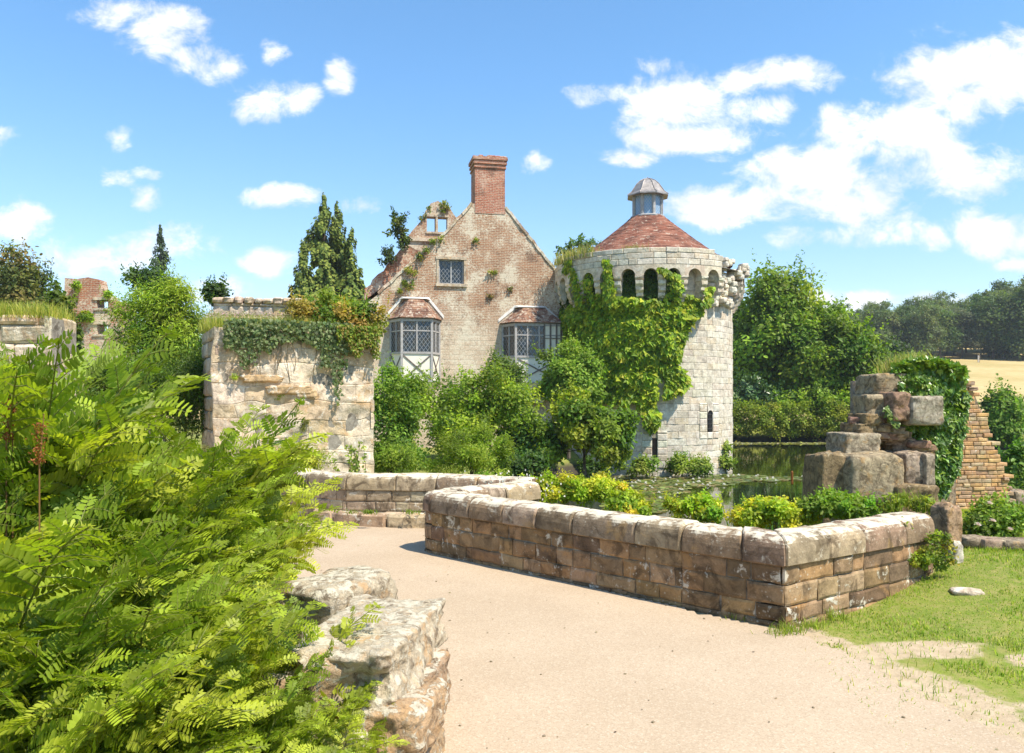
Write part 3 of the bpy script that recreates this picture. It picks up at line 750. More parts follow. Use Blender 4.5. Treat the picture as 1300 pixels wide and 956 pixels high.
# near left wall end: big blocks under the ferns
random.seed(21)
lw = empty('parapet_wall', (-.45, 4.0, 0), 'broken end of a pale stone wall of large blocks poking out beneath the ferns', 'wall', 'parapet walls of the bridge')
o_ = (-.45, 4.0, 0)
mb = MB()
LW = Poly([(-2.9, 7.6), (-2.2, 6.6), (-1.5, 5.6), (-1.08, 5.0)])
solid(mb, LW, LW.L, -.3, .45, .17, -.17, nu=6, mi=1)
masonry(mb, lambda u, v, w: LW(LW.L-u, v, -.17-w), LW.L, -.1, .45, (.16, .22), (.3, .5), PARC, k=5, amp=.012)
masonry(mb, lambda u, v, w: LW(u, v, .17+w), LW.L, -.1, .45, (.16, .22), (.3, .5), PARC, k=3, amp=.0)
rock(mb, (-.77, 4.32, .50), (.30, .56, .14), 3, 64, (.55, .46, .33), .40, -.16, .2)
rock(mb, (-1.14, 5.1, .54), (.27, .36, .16), 9, 30, (.5, .42, .3), .35, -.5, .3)
rock(mb, (-.60, 3.92, .26), (.22, .26, .13), 5, 40, (.5, .34, .2), .4, -.14, .2)
rock(mb, (-.58, 4.38, .25), (.20, .22, .155), 6, 36, (.44, .3, .19), .4, -.1, .2)
rock(mb, (-.62, 3.98, -.02), (.24, .34, .13), 7, 30, (.46, .33, .2), .4, -.14, .25)
rock(mb, (-.6, 4.5, -.0), (.2, .22, .12), 8, 24, (.46, .33, .2), .4, -.14, .25)
rock(mb, (-.93, 3.90, .44), (.15, .17, .15), 12, 36, (.46, .33, .2), .5, .6, .3)
rock(mb, (-1.12, 3.86, .40), (.12, .15, .12), 13, 30, (.4, .28, .17), .5, .2, .3)
rock(mb, (-.90, 3.74, .14), (.26, .2, .16), 17, 30, (.42, .31, .19), .4, .2, .3)
rock(mb, (-.95, 4.75, .2), (.3, .45, .3), 15, 18, (.42, .31, .19), .3, .5, .4)
mb.build('block', [M['endstone'], M['mortar']], lw, o_, smooth=True)

# bits lying on the path
rng = np.random.default_rng(3); mb = MB()
n = 170; X = rng.uniform(-2.2, 2.9, n); Y = rng.uniform(3.2, 11, n); k = polydist(X, Y, PATHP) > .05; X, Y = X[k], Y[k]; n = len(X)
leaves(mb, np.stack([X, Y, np.full(n, .004)], 1), rng.normal(0, 1, (n, 3))*[1, 1, .1], np.array([[0, 0, 1.]])+rng.normal(0, .25, (n, 3)), rng.uniform(.008, .03, n)*rng.uniform(.4, 1.2, n), 'oval', leafcol([(.12, .085, .05), (.2, .15, .09), (.07, .05, .03), (.3, .25, .17)], n))
for i in range(45):
    x, y = rng.uniform(-1, 2.9), rng.uniform(3.2, 10); 
    if polydist(np.array([x]), np.array([y]), PATHP)[0] > .03: q = rng.uniform(.003, .008); rock(mb, (x, y, .004), (q*1.3, q, q*.7), i, 6, (.35, .28, .2), .3, x, .6)
tag(mb.build('path_litter', M['leaf'], None, (0, 6, 0)), 'specks of dead leaf and grit scattered on the beige path', 'litter', kind='stuff')
# ---------------------------------------------------------------- round tower
TC = np.array([6.2, 36.0]); E2 = TC/np.linalg.norm(TC); E1 = np.array([E2[1], -E2[0]])
def tow(R):
    def f(u, v, w):
        a = np.asarray(u)/R; r = R+np.asarray(w)
        xy = TC+r[:, None]*(np.sin(a)[:, None]*E1-np.cos(a)[:, None]*E2)
        return np.stack([xy[:, 0], xy[:, 1], np.asarray(v, float)], 1)
    return f
TCOL = [(.64, .58, .46), (.68, .61, .49), (.60, .53, .42), (.70, .64, .53), (.64, .56, .43), (.62, .52, .38)]
random.seed(41); rng = np.random.default_rng(41)
torg = (TC[0], TC[1], -1.35)
tower = empty('round_tower', torg, 'round pale stone tower with a red conical roof and glazed lantern standing in the moat', 'tower')
R0, R1 = 3.75, 4.25
mb = MB()
prof = [(R0-.03, -2.2), (R0-.03, 7.2)]
lathe(mb, prof, 64, (TC[0], TC[1], 0), (.42, .37, .3), mi=1)
CIRC = 2*PI*R0
slit_u = R0*math.radians(43); slit = (slit_u-.16, slit_u+.16, .42, 1.33)
crack = (R0*math.radians(4.3)-.1, R0*math.radians(4.3)+.1, -.75, .2)
def sk(s_, e, v0, v1):
    for q in (slit, crack):
        if s_ < q[1] and e > q[0] and v0 < q[3] and v1 > q[2]-.001: return True
    return False
tm = tow(R0)
masonry(mb, tm, CIRC/2, -1.7, 7.2, (.25, .31), (.4, .9), TCOL, k=3, cw=.02, ch=.006, amp=.010, ns=3, wj=.008, var=.06, hv=.02, u_start=-CIRC/2, skip=sk, breaks=(slit[0], slit[1], crack[0], crack[1]), joint=.006)
# filler stones beside the slit and crack
for q in (slit, crack):
    for side in (-1, 1):
        z = q[2]-.28
        while z < q[3]+.3:
            x0, x1 = (q[0]-.42, q[0]) if side < 0 else (q[1], q[1]+.42)
            block(mb, tm, x0+.01, x1-.008, z+.008, min(z+.28, q[3]+.3)-.006, jitcol(TCOL, .1), cw=.025, ch=.02, amp=.008, wj=.03); z += .28
    if q is slit:
        block(mb, tm, q[0]+.0, q[1]-.0, q[2]-.28, q[2]-.01, jitcol(TCOL, .1), wj=.04)
an = np.linspace(0, PI, 9)
us = (slit[0]+slit[1])/2+.16*np.cos(an); vs = 1.17+.16*np.sin(an)
top = np.full(9, 1.62)
V = tm(np.concatenate([us, us]), np.concatenate([vs, top]), np.full(18, .035))
mb.add(V, [(i, i+1, i+10, i+9) for i in range(8)], (.6, .53, .43))
V = tm(np.concatenate([us, us]), np.concatenate([vs, vs]), np.concatenate([np.full(9, .035), np.full(9, -.3)]))
mb.add(V, [(i+1, i, i+9, i+10) for i in range(8)], (.5, .44, .36))
mb.build('shaft', [M['tower'], M['mortar']], tower, torg)
mb = MB()
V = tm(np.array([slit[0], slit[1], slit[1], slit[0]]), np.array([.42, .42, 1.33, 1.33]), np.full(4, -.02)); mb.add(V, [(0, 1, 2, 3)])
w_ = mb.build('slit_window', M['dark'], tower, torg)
mb = MB()
for k in range(4):
    zz = .56+k*.2
    a, b = tm(np.array([slit[0], slit[1]]), np.array([zz, zz]), np.array([.0, .0])); bar(mb, a, b, .02, .02)
for k in (-1, 1):
    a, b = tm(np.array([slit_u+k*.05]*2), np.array([.42, 1.3]), np.array([.0, .0])); bar(mb, a, b, .02, .02)
mb.build('grille', M['iron'], w_, (0, 0, 0)).location = Vector((-torg[0], -torg[1], -torg[2]))
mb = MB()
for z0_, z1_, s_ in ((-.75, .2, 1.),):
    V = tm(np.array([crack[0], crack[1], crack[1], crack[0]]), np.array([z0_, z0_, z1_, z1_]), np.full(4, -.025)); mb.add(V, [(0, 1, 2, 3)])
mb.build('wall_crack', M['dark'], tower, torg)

# machicolated ring of arches
NB = 29; da = 2*PI/NB; tr = tow(R1)
mb = MB()
def broken(a):
    a = (a+PI) % (2*PI)-PI
    return math.radians(49) < a < math.radians(66)
PW = .17
for i in range(NB):
    a0 = (i-NB/2)*da+.03; am = a0+da/2
    u0, u1, um = a0*R1, (a0+da)*R1, am*R1
    hw = (u1-u0)/2-PW*random.uniform(.9, 1.1)
    if not broken(am):
        zs, zt = 6.80, 7.24
        col = jitcol(TCOL, .08)
        n = 10; an = np.linspace(0, PI, n+1)
        ua = um-hw*np.cos(an); va = zs+hw*np.sin(an)
        ut = np.linspace(u0, u1, n+1)
        rise = hw
        V = tr(np.concatenate([ua, ut]), np.concatenate([va, np.full(n+1, zt)]), np.zeros(2*n+2))
        mb.add(V, [(k, k+1, n+2+k, n+1+k) for k in range(n)], col, uv=V)
        for ua_, ut_, o3 in ((ua[0], u0, 0), (ua[-1], u1, 1)):
            V = tr(np.array([ut_, ua_, ut_]), np.array([zs-.01, zs-.01, zt]), np.zeros(3)); mb.add(V, [(0, 1, 2)] if not o3 else [(1, 0, 2)], col)
        V = tr(np.concatenate([ua, ua]), np.concatenate([va, va]), np.concatenate([np.zeros(n+1), np.full(n+1, -.42)]))
        mb.add(V, [(k+1, k, n+1+k, n+2+k) for k in range(n)], col)
    # corbel pier on the left edge of each bay
    if not broken(a0):
        c2 = jitcol(TCOL, .12)
        hwp = da*R1/2-hw
        V = tr(np.array([u0-hwp, u0+hwp, u0+hwp, u0-hwp]), np.array([6.3, 6.3, 7.24, 7.24]), np.array([0.]*4))
        for (v0, v1, wv, ex) in ((6.62, 6.815, .02, .0), (6.36, 6.615, .0, -.02), (6.12, 6.355, -.07, -.02), (5.90, 6.115, -.18, -.03), (5.68, 5.895, -.30, -.04)):
            A = u0-hwp-ex; B = u0+hwp+ex
            nn = 4
            uu = np.linspace(A, B, nn)
            rows = [(v0, -.55), (v0, wv-.10), (v0+.09, wv-.015), (v0+.12, wv), (v1, wv+.0)]
            V = np.concatenate([tr(uu, np.full(nn, r[0]), np.full(nn, r[1])) for r in rows])+rng.normal(0, .008, (nn*5, 3))
            Fq = [(r*nn+k, r*nn+k+1, (r+1)*nn+k+1, (r+1)*nn+k) for r in range(4) for k in range(nn-1)]
            cc = jitcol(TCOL, .14)
            mb.add(V, Fq, cc)
            for uu_, fl in ((A, 1), (B, 0)):
                V = tr(np.array([uu_]*5), np.array([v0, v0+.0, v0+.12, v1, v1]), np.array([-.55, wv-.1, wv, wv, -.55]))
                mb.add(V, [(0, 1, 2), (0, 2, 3), (0, 3, 4)] if not fl else [(2, 1, 0), (3, 2, 0), (4, 3, 0)], cc)
            V = tr(np.array([A, B, B, A]), np.array([v1]*4), np.array([wv, wv, -.55, -.55])); mb.add(V, [(0, 1, 2, 3)], cc)
def ttop(u):
    a = math.degrees(u/R1)
    return 7.90+.03*math.sin(a*.11)+.02*math.sin(a*.37)-(.5 if a > 44 else 0)*1.+(-.2 if a < -60 else 0)
brk = lambda s_, e, v0, v1: math.radians(48) < (s_+e)/2/R1 < math.radians(66)
masonry(mb, tr, PI*R1, 7.24, 8.0, (.2, .26), (.34, .7), TCOL, k=3, cw=.02, ch=.014, amp=.012, ns=3, wj=.015, var=.08, hv=.02, u_start=-PI*R1, top=ttop, skip=brk)
solid(mb, tr, PI*R1, 7.24, 7.8, -.03, -.5, nu=90, top=lambda u: 7.2 if brk(u, u, 0, 0) else min(7.8, ttop(u)), u0=-PI*R1, mi=1)
# torn stone left where the ring has fallen
for k in range(46):
    a = math.radians(random.uniform(43, 67)); z = random.uniform(5.8, 7.65)
    p = tow(R0)(np.array([a*R0]), np.array([z]), np.array([random.uniform(-.05, .16)]))[0]
    rock(mb, p, (random.uniform(.16, .3), random.uniform(.14, .22), random.uniform(.1, .17)), k, 7, jitcol(TCOL, .25), .3, -a*.7, .4)
for k in range(14):
    a = math.radians(random.uniform(66, 84)); z = random.uniform(7.0, 7.7)
    p = tr(np.array([a*R1]), np.array([z]), np.array([random.uniform(-.2, .04)]))[0]
    rock(mb, p, (.22, .16, .12), k+60, 7, jitcol(TCOL, .25), .3, -a, .4)
mb.build('machicolation', [M['tower'], M['mortar']], tower, torg)
# conical tiled roof: courses of tiles stepping up
mb = MB()
nr = 31; rr = np.linspace(3.72, .70, nr+1); t_ = (3.72-rr)/(3.72-.70)
zz = 7.72+2.38*(t_**1.0)*.92+.08*2.38*t_**2.2
pr = []
for i in range(nr):
    pr.append((rr[i]+.022, zz[i]-.0)); pr.append((rr[i+1]+.004, zz[i+1]+.008))
pr = np.array(pr); kk = 72; an = np.arange(kk+1)/kk*2*PI
V = []; U = []
for i, (r, z) in enumerate(pr):
    j = .012*vnoise(np.stack([np.cos(an)*9, np.sin(an)*9, an*0+i//2*3.1], 1))
    V.append(np.stack([TC[0]+(r+j)*np.cos(an), TC[1]+(r+j)*np.sin(an), z+j*.5+.03*vnoise(np.stack([np.cos(an)*1.7, np.sin(an)*1.7, an*0+z*.9], 1))], 1))
    c = i//2
    U.append(np.stack([an*max(r, .9)+c*.085, np.full(kk+1, (c+(.05 if i % 2 == 0 else .95))*.115), np.zeros(kk+1)], 1))
Fq = [(i*(kk+1)+j, i*(kk+1)+j+1, (i+1)*(kk+1)+j+1, (i+1)*(kk+1)+j) for i in range(len(pr)-1) for j in range(kk)]
mb.add(np.concatenate(V), Fq, uv=np.concatenate(U))
mb.build('roof', M['tile'], tower, torg)
# lantern
lo = (TC[0], TC[1], 10.02)
mb = MB()
lathe(mb, [(.0, .0), (.82, -.04), (.84, .05), (.74, .10), (.0, .10)], 8, lo, a0=.25)
lathe(mb, [(.0, .98), (.74, .98), (.74, 1.1), (.0, 1.1)], 8, lo, a0=.25)
an = .25+np.arange(8)/8*2*PI
cs = np.stack([lo[0]+.68*np.cos(an), lo[1]+.68*np.sin(an)], 1)
for i in range(8):
    a, b = cs[i], cs[(i+1) % 8]
    bar(mb, (*a, lo[2]+.1), (*a, lo[2]+1.0), .1, .1, up=(a[0]-lo[0], a[1]-lo[1], 0))
    mdp = (a+b)/2
    for (f0, f1) in ((.0, .16), (.84, 1.)):
        p0 = a+(b-a)*f0; p1 = a+(b-a)*f1; m_ = (p0+p1)/2
        bar(mb, (*m_, lo[2]+.1), (*m_, lo[2]+1.0), .09, .04, up=(mdp[0]-lo[0], mdp[1]-lo[1], 0))
lan = mb.build('lantern', M['oldpaint'], tower, torg)
for i in range(8):
    a, b = cs[i], cs[(i+1) % 8]; m2 = MB()
    a_, b_ = a+(b-a)*.14, b-(b-a)*.14
    f = .97; a_ = lo[0:2]+(a_-lo[0:2])*f; b_ = lo[0:2]+(b_-lo[0:2])*f
    L_ = np.linalg.norm(b_-a_)
    if i in (7, 0):
        for k in range(8):
            z0_ = lo[2]+.14+k*.1
            nrm = unit((a_+b_)/2-np.array(lo[:2]))
            V = [(*(a_), z0_+.08), (*(b_), z0_+.08), (*(b_+nrm*.06), z0_), (*(a_+nrm*.06), z0_)]
            m2.add(V, [(0, 1, 2, 3)]); 
        V = [(*(a_-nrm*.03), lo[2]+.1), (*(b_-nrm*.03), lo[2]+.1), (*(b_-nrm*.03), lo[2]+1), (*(a_-nrm*.03), lo[2]+1)]
        m2.add(V, [(0, 1, 2, 3)], (.3, .3, .3))
        ob = m2.build('louvre', M['oldpaint'], lan, (0, 0, 0))
    else:
        V = [(*a_, lo[2]+.1), (*b_, lo[2]+.1), (*b_, lo[2]+1.), (*a_, lo[2]+1.)]
        m2.add(V, [(0, 1, 2, 3)], uv=[(0, 0, 0), (L_, 0, 0), (L_, .9, 0), (0, .9, 0)])
        ob = m2.build('pane', M['pane_l'], lan, (0, 0, 0))
    ob.location = Vector((-torg[0], -torg[1], -torg[2]))
mb = MB()
lathe(mb, [(.0, 1.02), (.98, .98), (.98, 1.03), (.80, 1.16), (.66, 1.36), (.54, 1.54), (.36, 1.71), (.14, 1.82), (.0, 1.84)], 8, lo, a0=.25)
for i in range(8):
    pr = [(.98, 1.03), (.80, 1.17), (.66, 1.37), (.54, 1.55), (.36, 1.72), (.14, 1.83)]
    tube(mb, [(lo[0]+r*math.cos(an[i]), lo[1]+r*math.sin(an[i]), lo[2]+z) for r, z in pr], .028, 5)
tube(mb, [(lo[0], lo[1], lo[2]+1.8), (lo[0], lo[1], lo[2]+1.93)], [.05, .01], 6)
mb.build('dome', M['lead'], tower, torg)

# ---------------------------------------------------------------- manor house (built in its own frame: x along the gable, -y towards the bridge)
HA = math.radians(12); HP = np.array([1.94, 36.0])
hc, hs = math.cos(HA), math.sin(HA)
def Hpx(px, py, off=0.):
    """photo point -> (x, z) in the house frame on the plane y=off"""
    n = np.array([-(-hs), -hc])*1.; n = np.array([hs, -hc]); p0 = HP+off*np.array([-hs, hc])
    u = (px-HX)/F; d = (n@p0)/(n[0]*u+n[1])
    q = np.array([u*d, d])-HP
    return (q[0]*hc+q[1]*hs, CAMZ+(HY-py)/F*d)
house = empty('manor_house', (HP[0], HP[1], 0), 'brick and stone gabled house with a tall red chimney beside the round tower', 'house', rz=HA)
G = [Hpx(*p) for p in ((481, 373), (503, 352), (528, 328), (562, 300), (600, 258), (641, 263), (703, 341))]
xl, xr = Hpx(468, 380)[0], .9
outline = [(xl, -1.6), (xr, -1.6), (xr, 5.0), (.25, 7.4), G[6], G[5], G[4], G[3], G[2], G[1], G[0], (xl, G[0][1]-.35)]
def prism(mb, pts, y0, y1, col=(1, 1, 1), mi=0, jit=0.):
    n = len(pts)
    V = [(x, y0, z) for x, z in pts]+[(x, y1, z) for x, z in pts]
    me = bpy.data.meshes.new('t'); 
    c = np.array(pts).mean(0)
    from mathutils.geometry import tessellate_polygon
    tri = tessellate_polygon([[Vector((x, 0, z)) for x, z in pts]])
    def ccw(t):
        a, b, c_ = [np.array(pts[k]) for k in t]; return (b[0]-a[0])*(c_[1]-a[1])-(b[1]-a[1])*(c_[0]-a[0]) > 0
    tri = [t if ccw(t) else (t[0], t[2], t[1]) for t in tri]
    uv = [(x, z, 0) for x, z in pts]*2
    mb.add(V, [t for t in tri]+[(t[0]+n, t[2]+n, t[1]+n) for t in tri], col, uv=uv, mi=mi)
    uv2 = [(y0+x*.6, z, 0) for x, z in pts]+[(y1+x*.6, z, 0) for x, z in pts]
    mb.add(V, [((i+1) % n, i, i+n, (i+1) % n+n) for i in range(n)], col, uv=uv2, mi=mi)
    bpy.data.meshes.remove(me)
# window hole in gable
wx0, wz1 = Hpx(557, 329); wx1, wz0 = Hpx(589, 361)
mb = MB()
def frng(a, b, n): return [a+(b-a)*k/n for k in range(n+1)]
def rough_edge(pts, step=.35, amp=.035):
    out = []
    for i in range(len(pts)):
        a, b = np.array(pts[i]), np.array(pts[(i+1) % len(pts)])
        L_ = np.linalg.norm(b-a); n = max(1, int(L_/step)) if a[1] > 5 and b[1] > 5 else 1
        for k in range(n):
            p = a+(b-a)*k/n
            if k: p = p+np.array([random.uniform(-amp, amp), random.uniform(-amp, amp)])
            out.append((float(p[0]), float(p[1])))
    return out
# wall cut into pieces round the opening so it is a real hole
def clip(poly, f):
    out = []
    n = len(poly)
    for i in range(n):
        a, b = poly[i], poly[(i+1) % n]; fa, fb = f(a), f(b)
        if fa >= 0: out.append(a)
        if (fa >= 0) != (fb >= 0):
            t = fa/(fa-fb); out.append((a[0]+(b[0]-a[0])*t, a[1]+(b[1]-a[1])*t))
    return out
ro = rough_edge(outline)
def cutwall(mb, ro, holes, y0, y1):
    """holes share no x range; vertical strips"""
    hs_ = sorted(holes); x = -99
    for (a, b, c, d_) in hs_+[(99, 99, 0, 0)]:
        st = clip(clip(ro, lambda p: p[0]-x), lambda p: a-p[0])
        if len(st) > 2: prism(mb, st, y0, y1)
        if a < 99:
            mid = clip(clip(ro, lambda p: p[0]-a), lambda p: b-p[0])
            lo_ = clip(mid, lambda p: c-p[1]); hi_ = clip(mid, lambda p: p[1]-d_)
            for q in (lo_, hi_):
                if len(q) > 2: prism(mb, q, y0, y1)
        x = b
cutwall(mb, ro, [(wx0, wx1, wz0, wz1)], 0, .6)
# side and back walls
def slab(mb, a, b, z0, z1, t=.5, y=None):
    pass
RB = 9.0
box(mb, (xl+.3, RB/2+.3, 2.2), (.58, RB-.6, 7.4)); box(mb, (.6, RB/2+.3, 2.2), (.58, RB-.6, 7.4))
mb.build('gable_wall', M['gable'], house)
# stone dressings, corbel
mb = MB()
def hbox(mb, x0, x1, y0, y1, z0, z1, col=(1, 1, 1), mi=0): box(mb, ((x0+x1)/2, (y0+y1)/2, (z0+z1)/2), (x1-x0, y1-y0, z1-z0), col, mi=mi)
cS = (.58, .48, .36)
hbox(mb, wx0-.12, wx1+.12, -.05, .1, wz1+.0, wz1+.13, cS); hbox(mb, wx0-.14, wx1+.14, -.09, .1, wz0-.12, wz0-.002, cS)
hbox(mb, wx0-.1, wx0-.002, -.03, .1, wz0, wz1, cS); hbox(mb, wx1+.002, wx1+.1, -.03, .1, wz0, wz1, cS)
att = mb.build('attic_window', M['pier'], house)
mb = MB()
xm = (wx0+wx1)/2
for x in (wx0+.03, xm, wx1-.03): hbox(mb, x-.03, x+.03, .1, .17, wz0+.001, wz1-.001)
hbox(mb, wx0+.06, wx1-.06, .1, .16, wz0+.001, wz0+.05); hbox(mb, wx0+.06, wx1-.06, .1, .16, wz1-.05, wz1-.001)
mb.build('frame', M['oldpaint'], att)
for a, b in ((wx0+.05, xm-.03), (xm+.03, wx1-.05)):
    m2 = MB(); m2.add([(a, .14, wz0+.04), (b, .14, wz0+.04), (b, .14, wz1-.04), (a, .14, wz1-.04)], [(0, 1, 2, 3)], uv=[(a-xm, 0, 0), (b-xm, 0, 0), (b-xm, wz1-wz0, 0), (a-xm, wz1-wz0, 0)])
    m2.build('pane', M['pane'], att)
# roof slopes behind the gable
mb = MB()
def slope(mb, a, b, y0, y1, t=.12, rows=28):
    a = np.array(a); b = np.array(b); L_ = np.linalg.norm(b-a); d_ = (b-a)/L_; nrm = np.array([-d_[1], d_[0]]); nrm *= np.sign(nrm[1])
    for r in range(rows):
        p = a+d_*L_*r/rows; q = a+d_*L_*(r+1)/rows
        p2 = p+nrm*t; q2 = q+nrm*(t-.03)
        ny = 12
        ys = np.linspace(y0, y1, ny)+0
        jj = rng.normal(0, .006, ny)
        V = np.concatenate([np.stack([np.full(ny, p2[0]), ys, p2[1]+jj], 1), np.stack([np.full(ny, q2[0]), ys, q2[1]+jj], 1), np.stack([np.full(ny, p[0]), ys, np.full(ny, p[1])], 1)])
        U = np.concatenate([np.stack([ys+r*.08, np.full(ny, r*.115+.01), 0*ys], 1), np.stack([ys+r*.08, np.full(ny, r*.115+.105), 0*ys], 1), np.stack([ys, np.full(ny, r*.115), 0*ys], 1)])
        Fq = [(k, k+1, ny+k+1, ny+k) for k in range(ny-1)]+[(2*ny+k, 2*ny+k+1, k+1, k) for k in range(ny-1)]
        mb.add(V, Fq, uv=U)
pk = ((G[4][0]+G[5][0])/2, G[4][1]+.15)
slope(mb, (xl-.25, G[0][1]-.5), (G[1][0], G[1][1]-.1), .02, RB); slope(mb, (G[1][0], G[1][1]-.1), (pk[0], pk[1]), .62, RB)
slope(mb, (.95, 5.6), (G[6][0], G[6][1]-.15), .62, RB, rows=14); slope(mb, (G[6][0], G[6][1]-.15), (pk[0], pk[1]), .62, RB)
mb.build('roof', M['tile_old'], house)
# verge: course of stones and tiles along the gable edge
mb = MB()
def verge(pts, w=.16):
    for a, b in zip(pts[:-1], pts[1:]):
        a = np.array(a); b = np.array(b); L_ = np.linalg.norm(b-a); n = max(1, int(L_/.3)); d_ = (b-a)/L_; up = np.array([-d_[1], d_[0]]); up *= np.sign(up[1])
        for k in range(n):
            p = a+d_*L_*k/n+up*random.uniform(-.03, .02); q = a+d_*L_*(k+1)/n*.995+up*random.uniform(-.03, .02)
            V = []
            for y in (-.05+random.uniform(-.02, .02), .66):
                V += [(p[0], y, p[1]-.04), (q[0], y, q[1]-.04), (q[0]+up[0]*.09, y, q[1]+up[1]*.09), (p[0]+up[0]*.09, y, p[1]+up[1]*.09)]
            mb.add(V, [(0, 1, 2, 3), (5, 4, 7, 6), (3, 2, 6, 7), (0, 4, 5, 1), (1, 5, 6, 2), (4, 0, 3, 7)], jitcol([(.5, .42, .32), (.56, .48, .36), (.42, .3, .2)], .2))
verge([G[0], G[1], G[2], G[3], G[4]]); mb.build('verge', M['tower'], house); mb = MB(); verge([G[5], G[6], (.25, 7.4)])
mb.build('verge', M['tower'], house)
# chimney
cx0, cz0 = Hpx(603, 262, 0); cx1, _ = Hpx(641, 262, 0)
ctop = Hpx(620, 199)[1]
mb = MB()
def cbox(mb, x0, x1, y0, y1, z0, z1, mi=0):
    c = [(x0, y0), (x1, y0), (x1, y1), (x0, y1)]
    per = 0
    for i in range(4):
        a, b = c[i], c[(i+1) % 4]; l = abs(b[0]-a[0])+abs(b[1]-a[1])
        mb.add([(a[0], a[1], z0), (b[0], b[1], z0), (b[0], b[1], z1), (a[0], a[1], z1)], [(0, 1, 2, 3)], uv=[(per, z0, 0), (per+l, z0, 0), (per+l, z1, 0), (per, z1, 0)], mi=mi); per += l
    mb.add([(x0, y0, z1), (x1, y0, z1), (x1, y1, z1), (x0, y1, z1)], [(0, 1, 2, 3)], mi=mi); mb.add([(x0, y0, z0), (x1, y0, z0), (x1, y1, z0), (x0, y1, z0)], [(3, 2, 1, 0)], mi=mi)
cbox(mb, cx0, cx1, -.02, 1.1, cz0-.3, ctop-.52)
cbox(mb, cx0-.05, cx1+.05, -.07, 1.15, ctop-.515, ctop-.43); cbox(mb, cx0-.02, cx1+.02, -.04, 1.12, ctop-.428, ctop-.34)
cbox(mb, cx0-.08, cx1+.08, -.1, 1.18, ctop-.338, ctop-.25); cbox(mb, cx0-.05, cx1+.05, -.07, 1.15, ctop-.248, ctop-.16)
cbox(mb, cx0-.11, cx1+.11, -.13, 1.21, ctop-.158, ctop-.02)
for k in range(26):
    rock(mb, (random.uniform(cx0-.02, cx1+.02), random.choice([-.02, 1.1])+random.uniform(-.04, .04), ctop), (.1, .07, .05), k, 6, (.4, .3, .22), .3, 0, .4)
mb.build('chimney', M['chimney'], house)
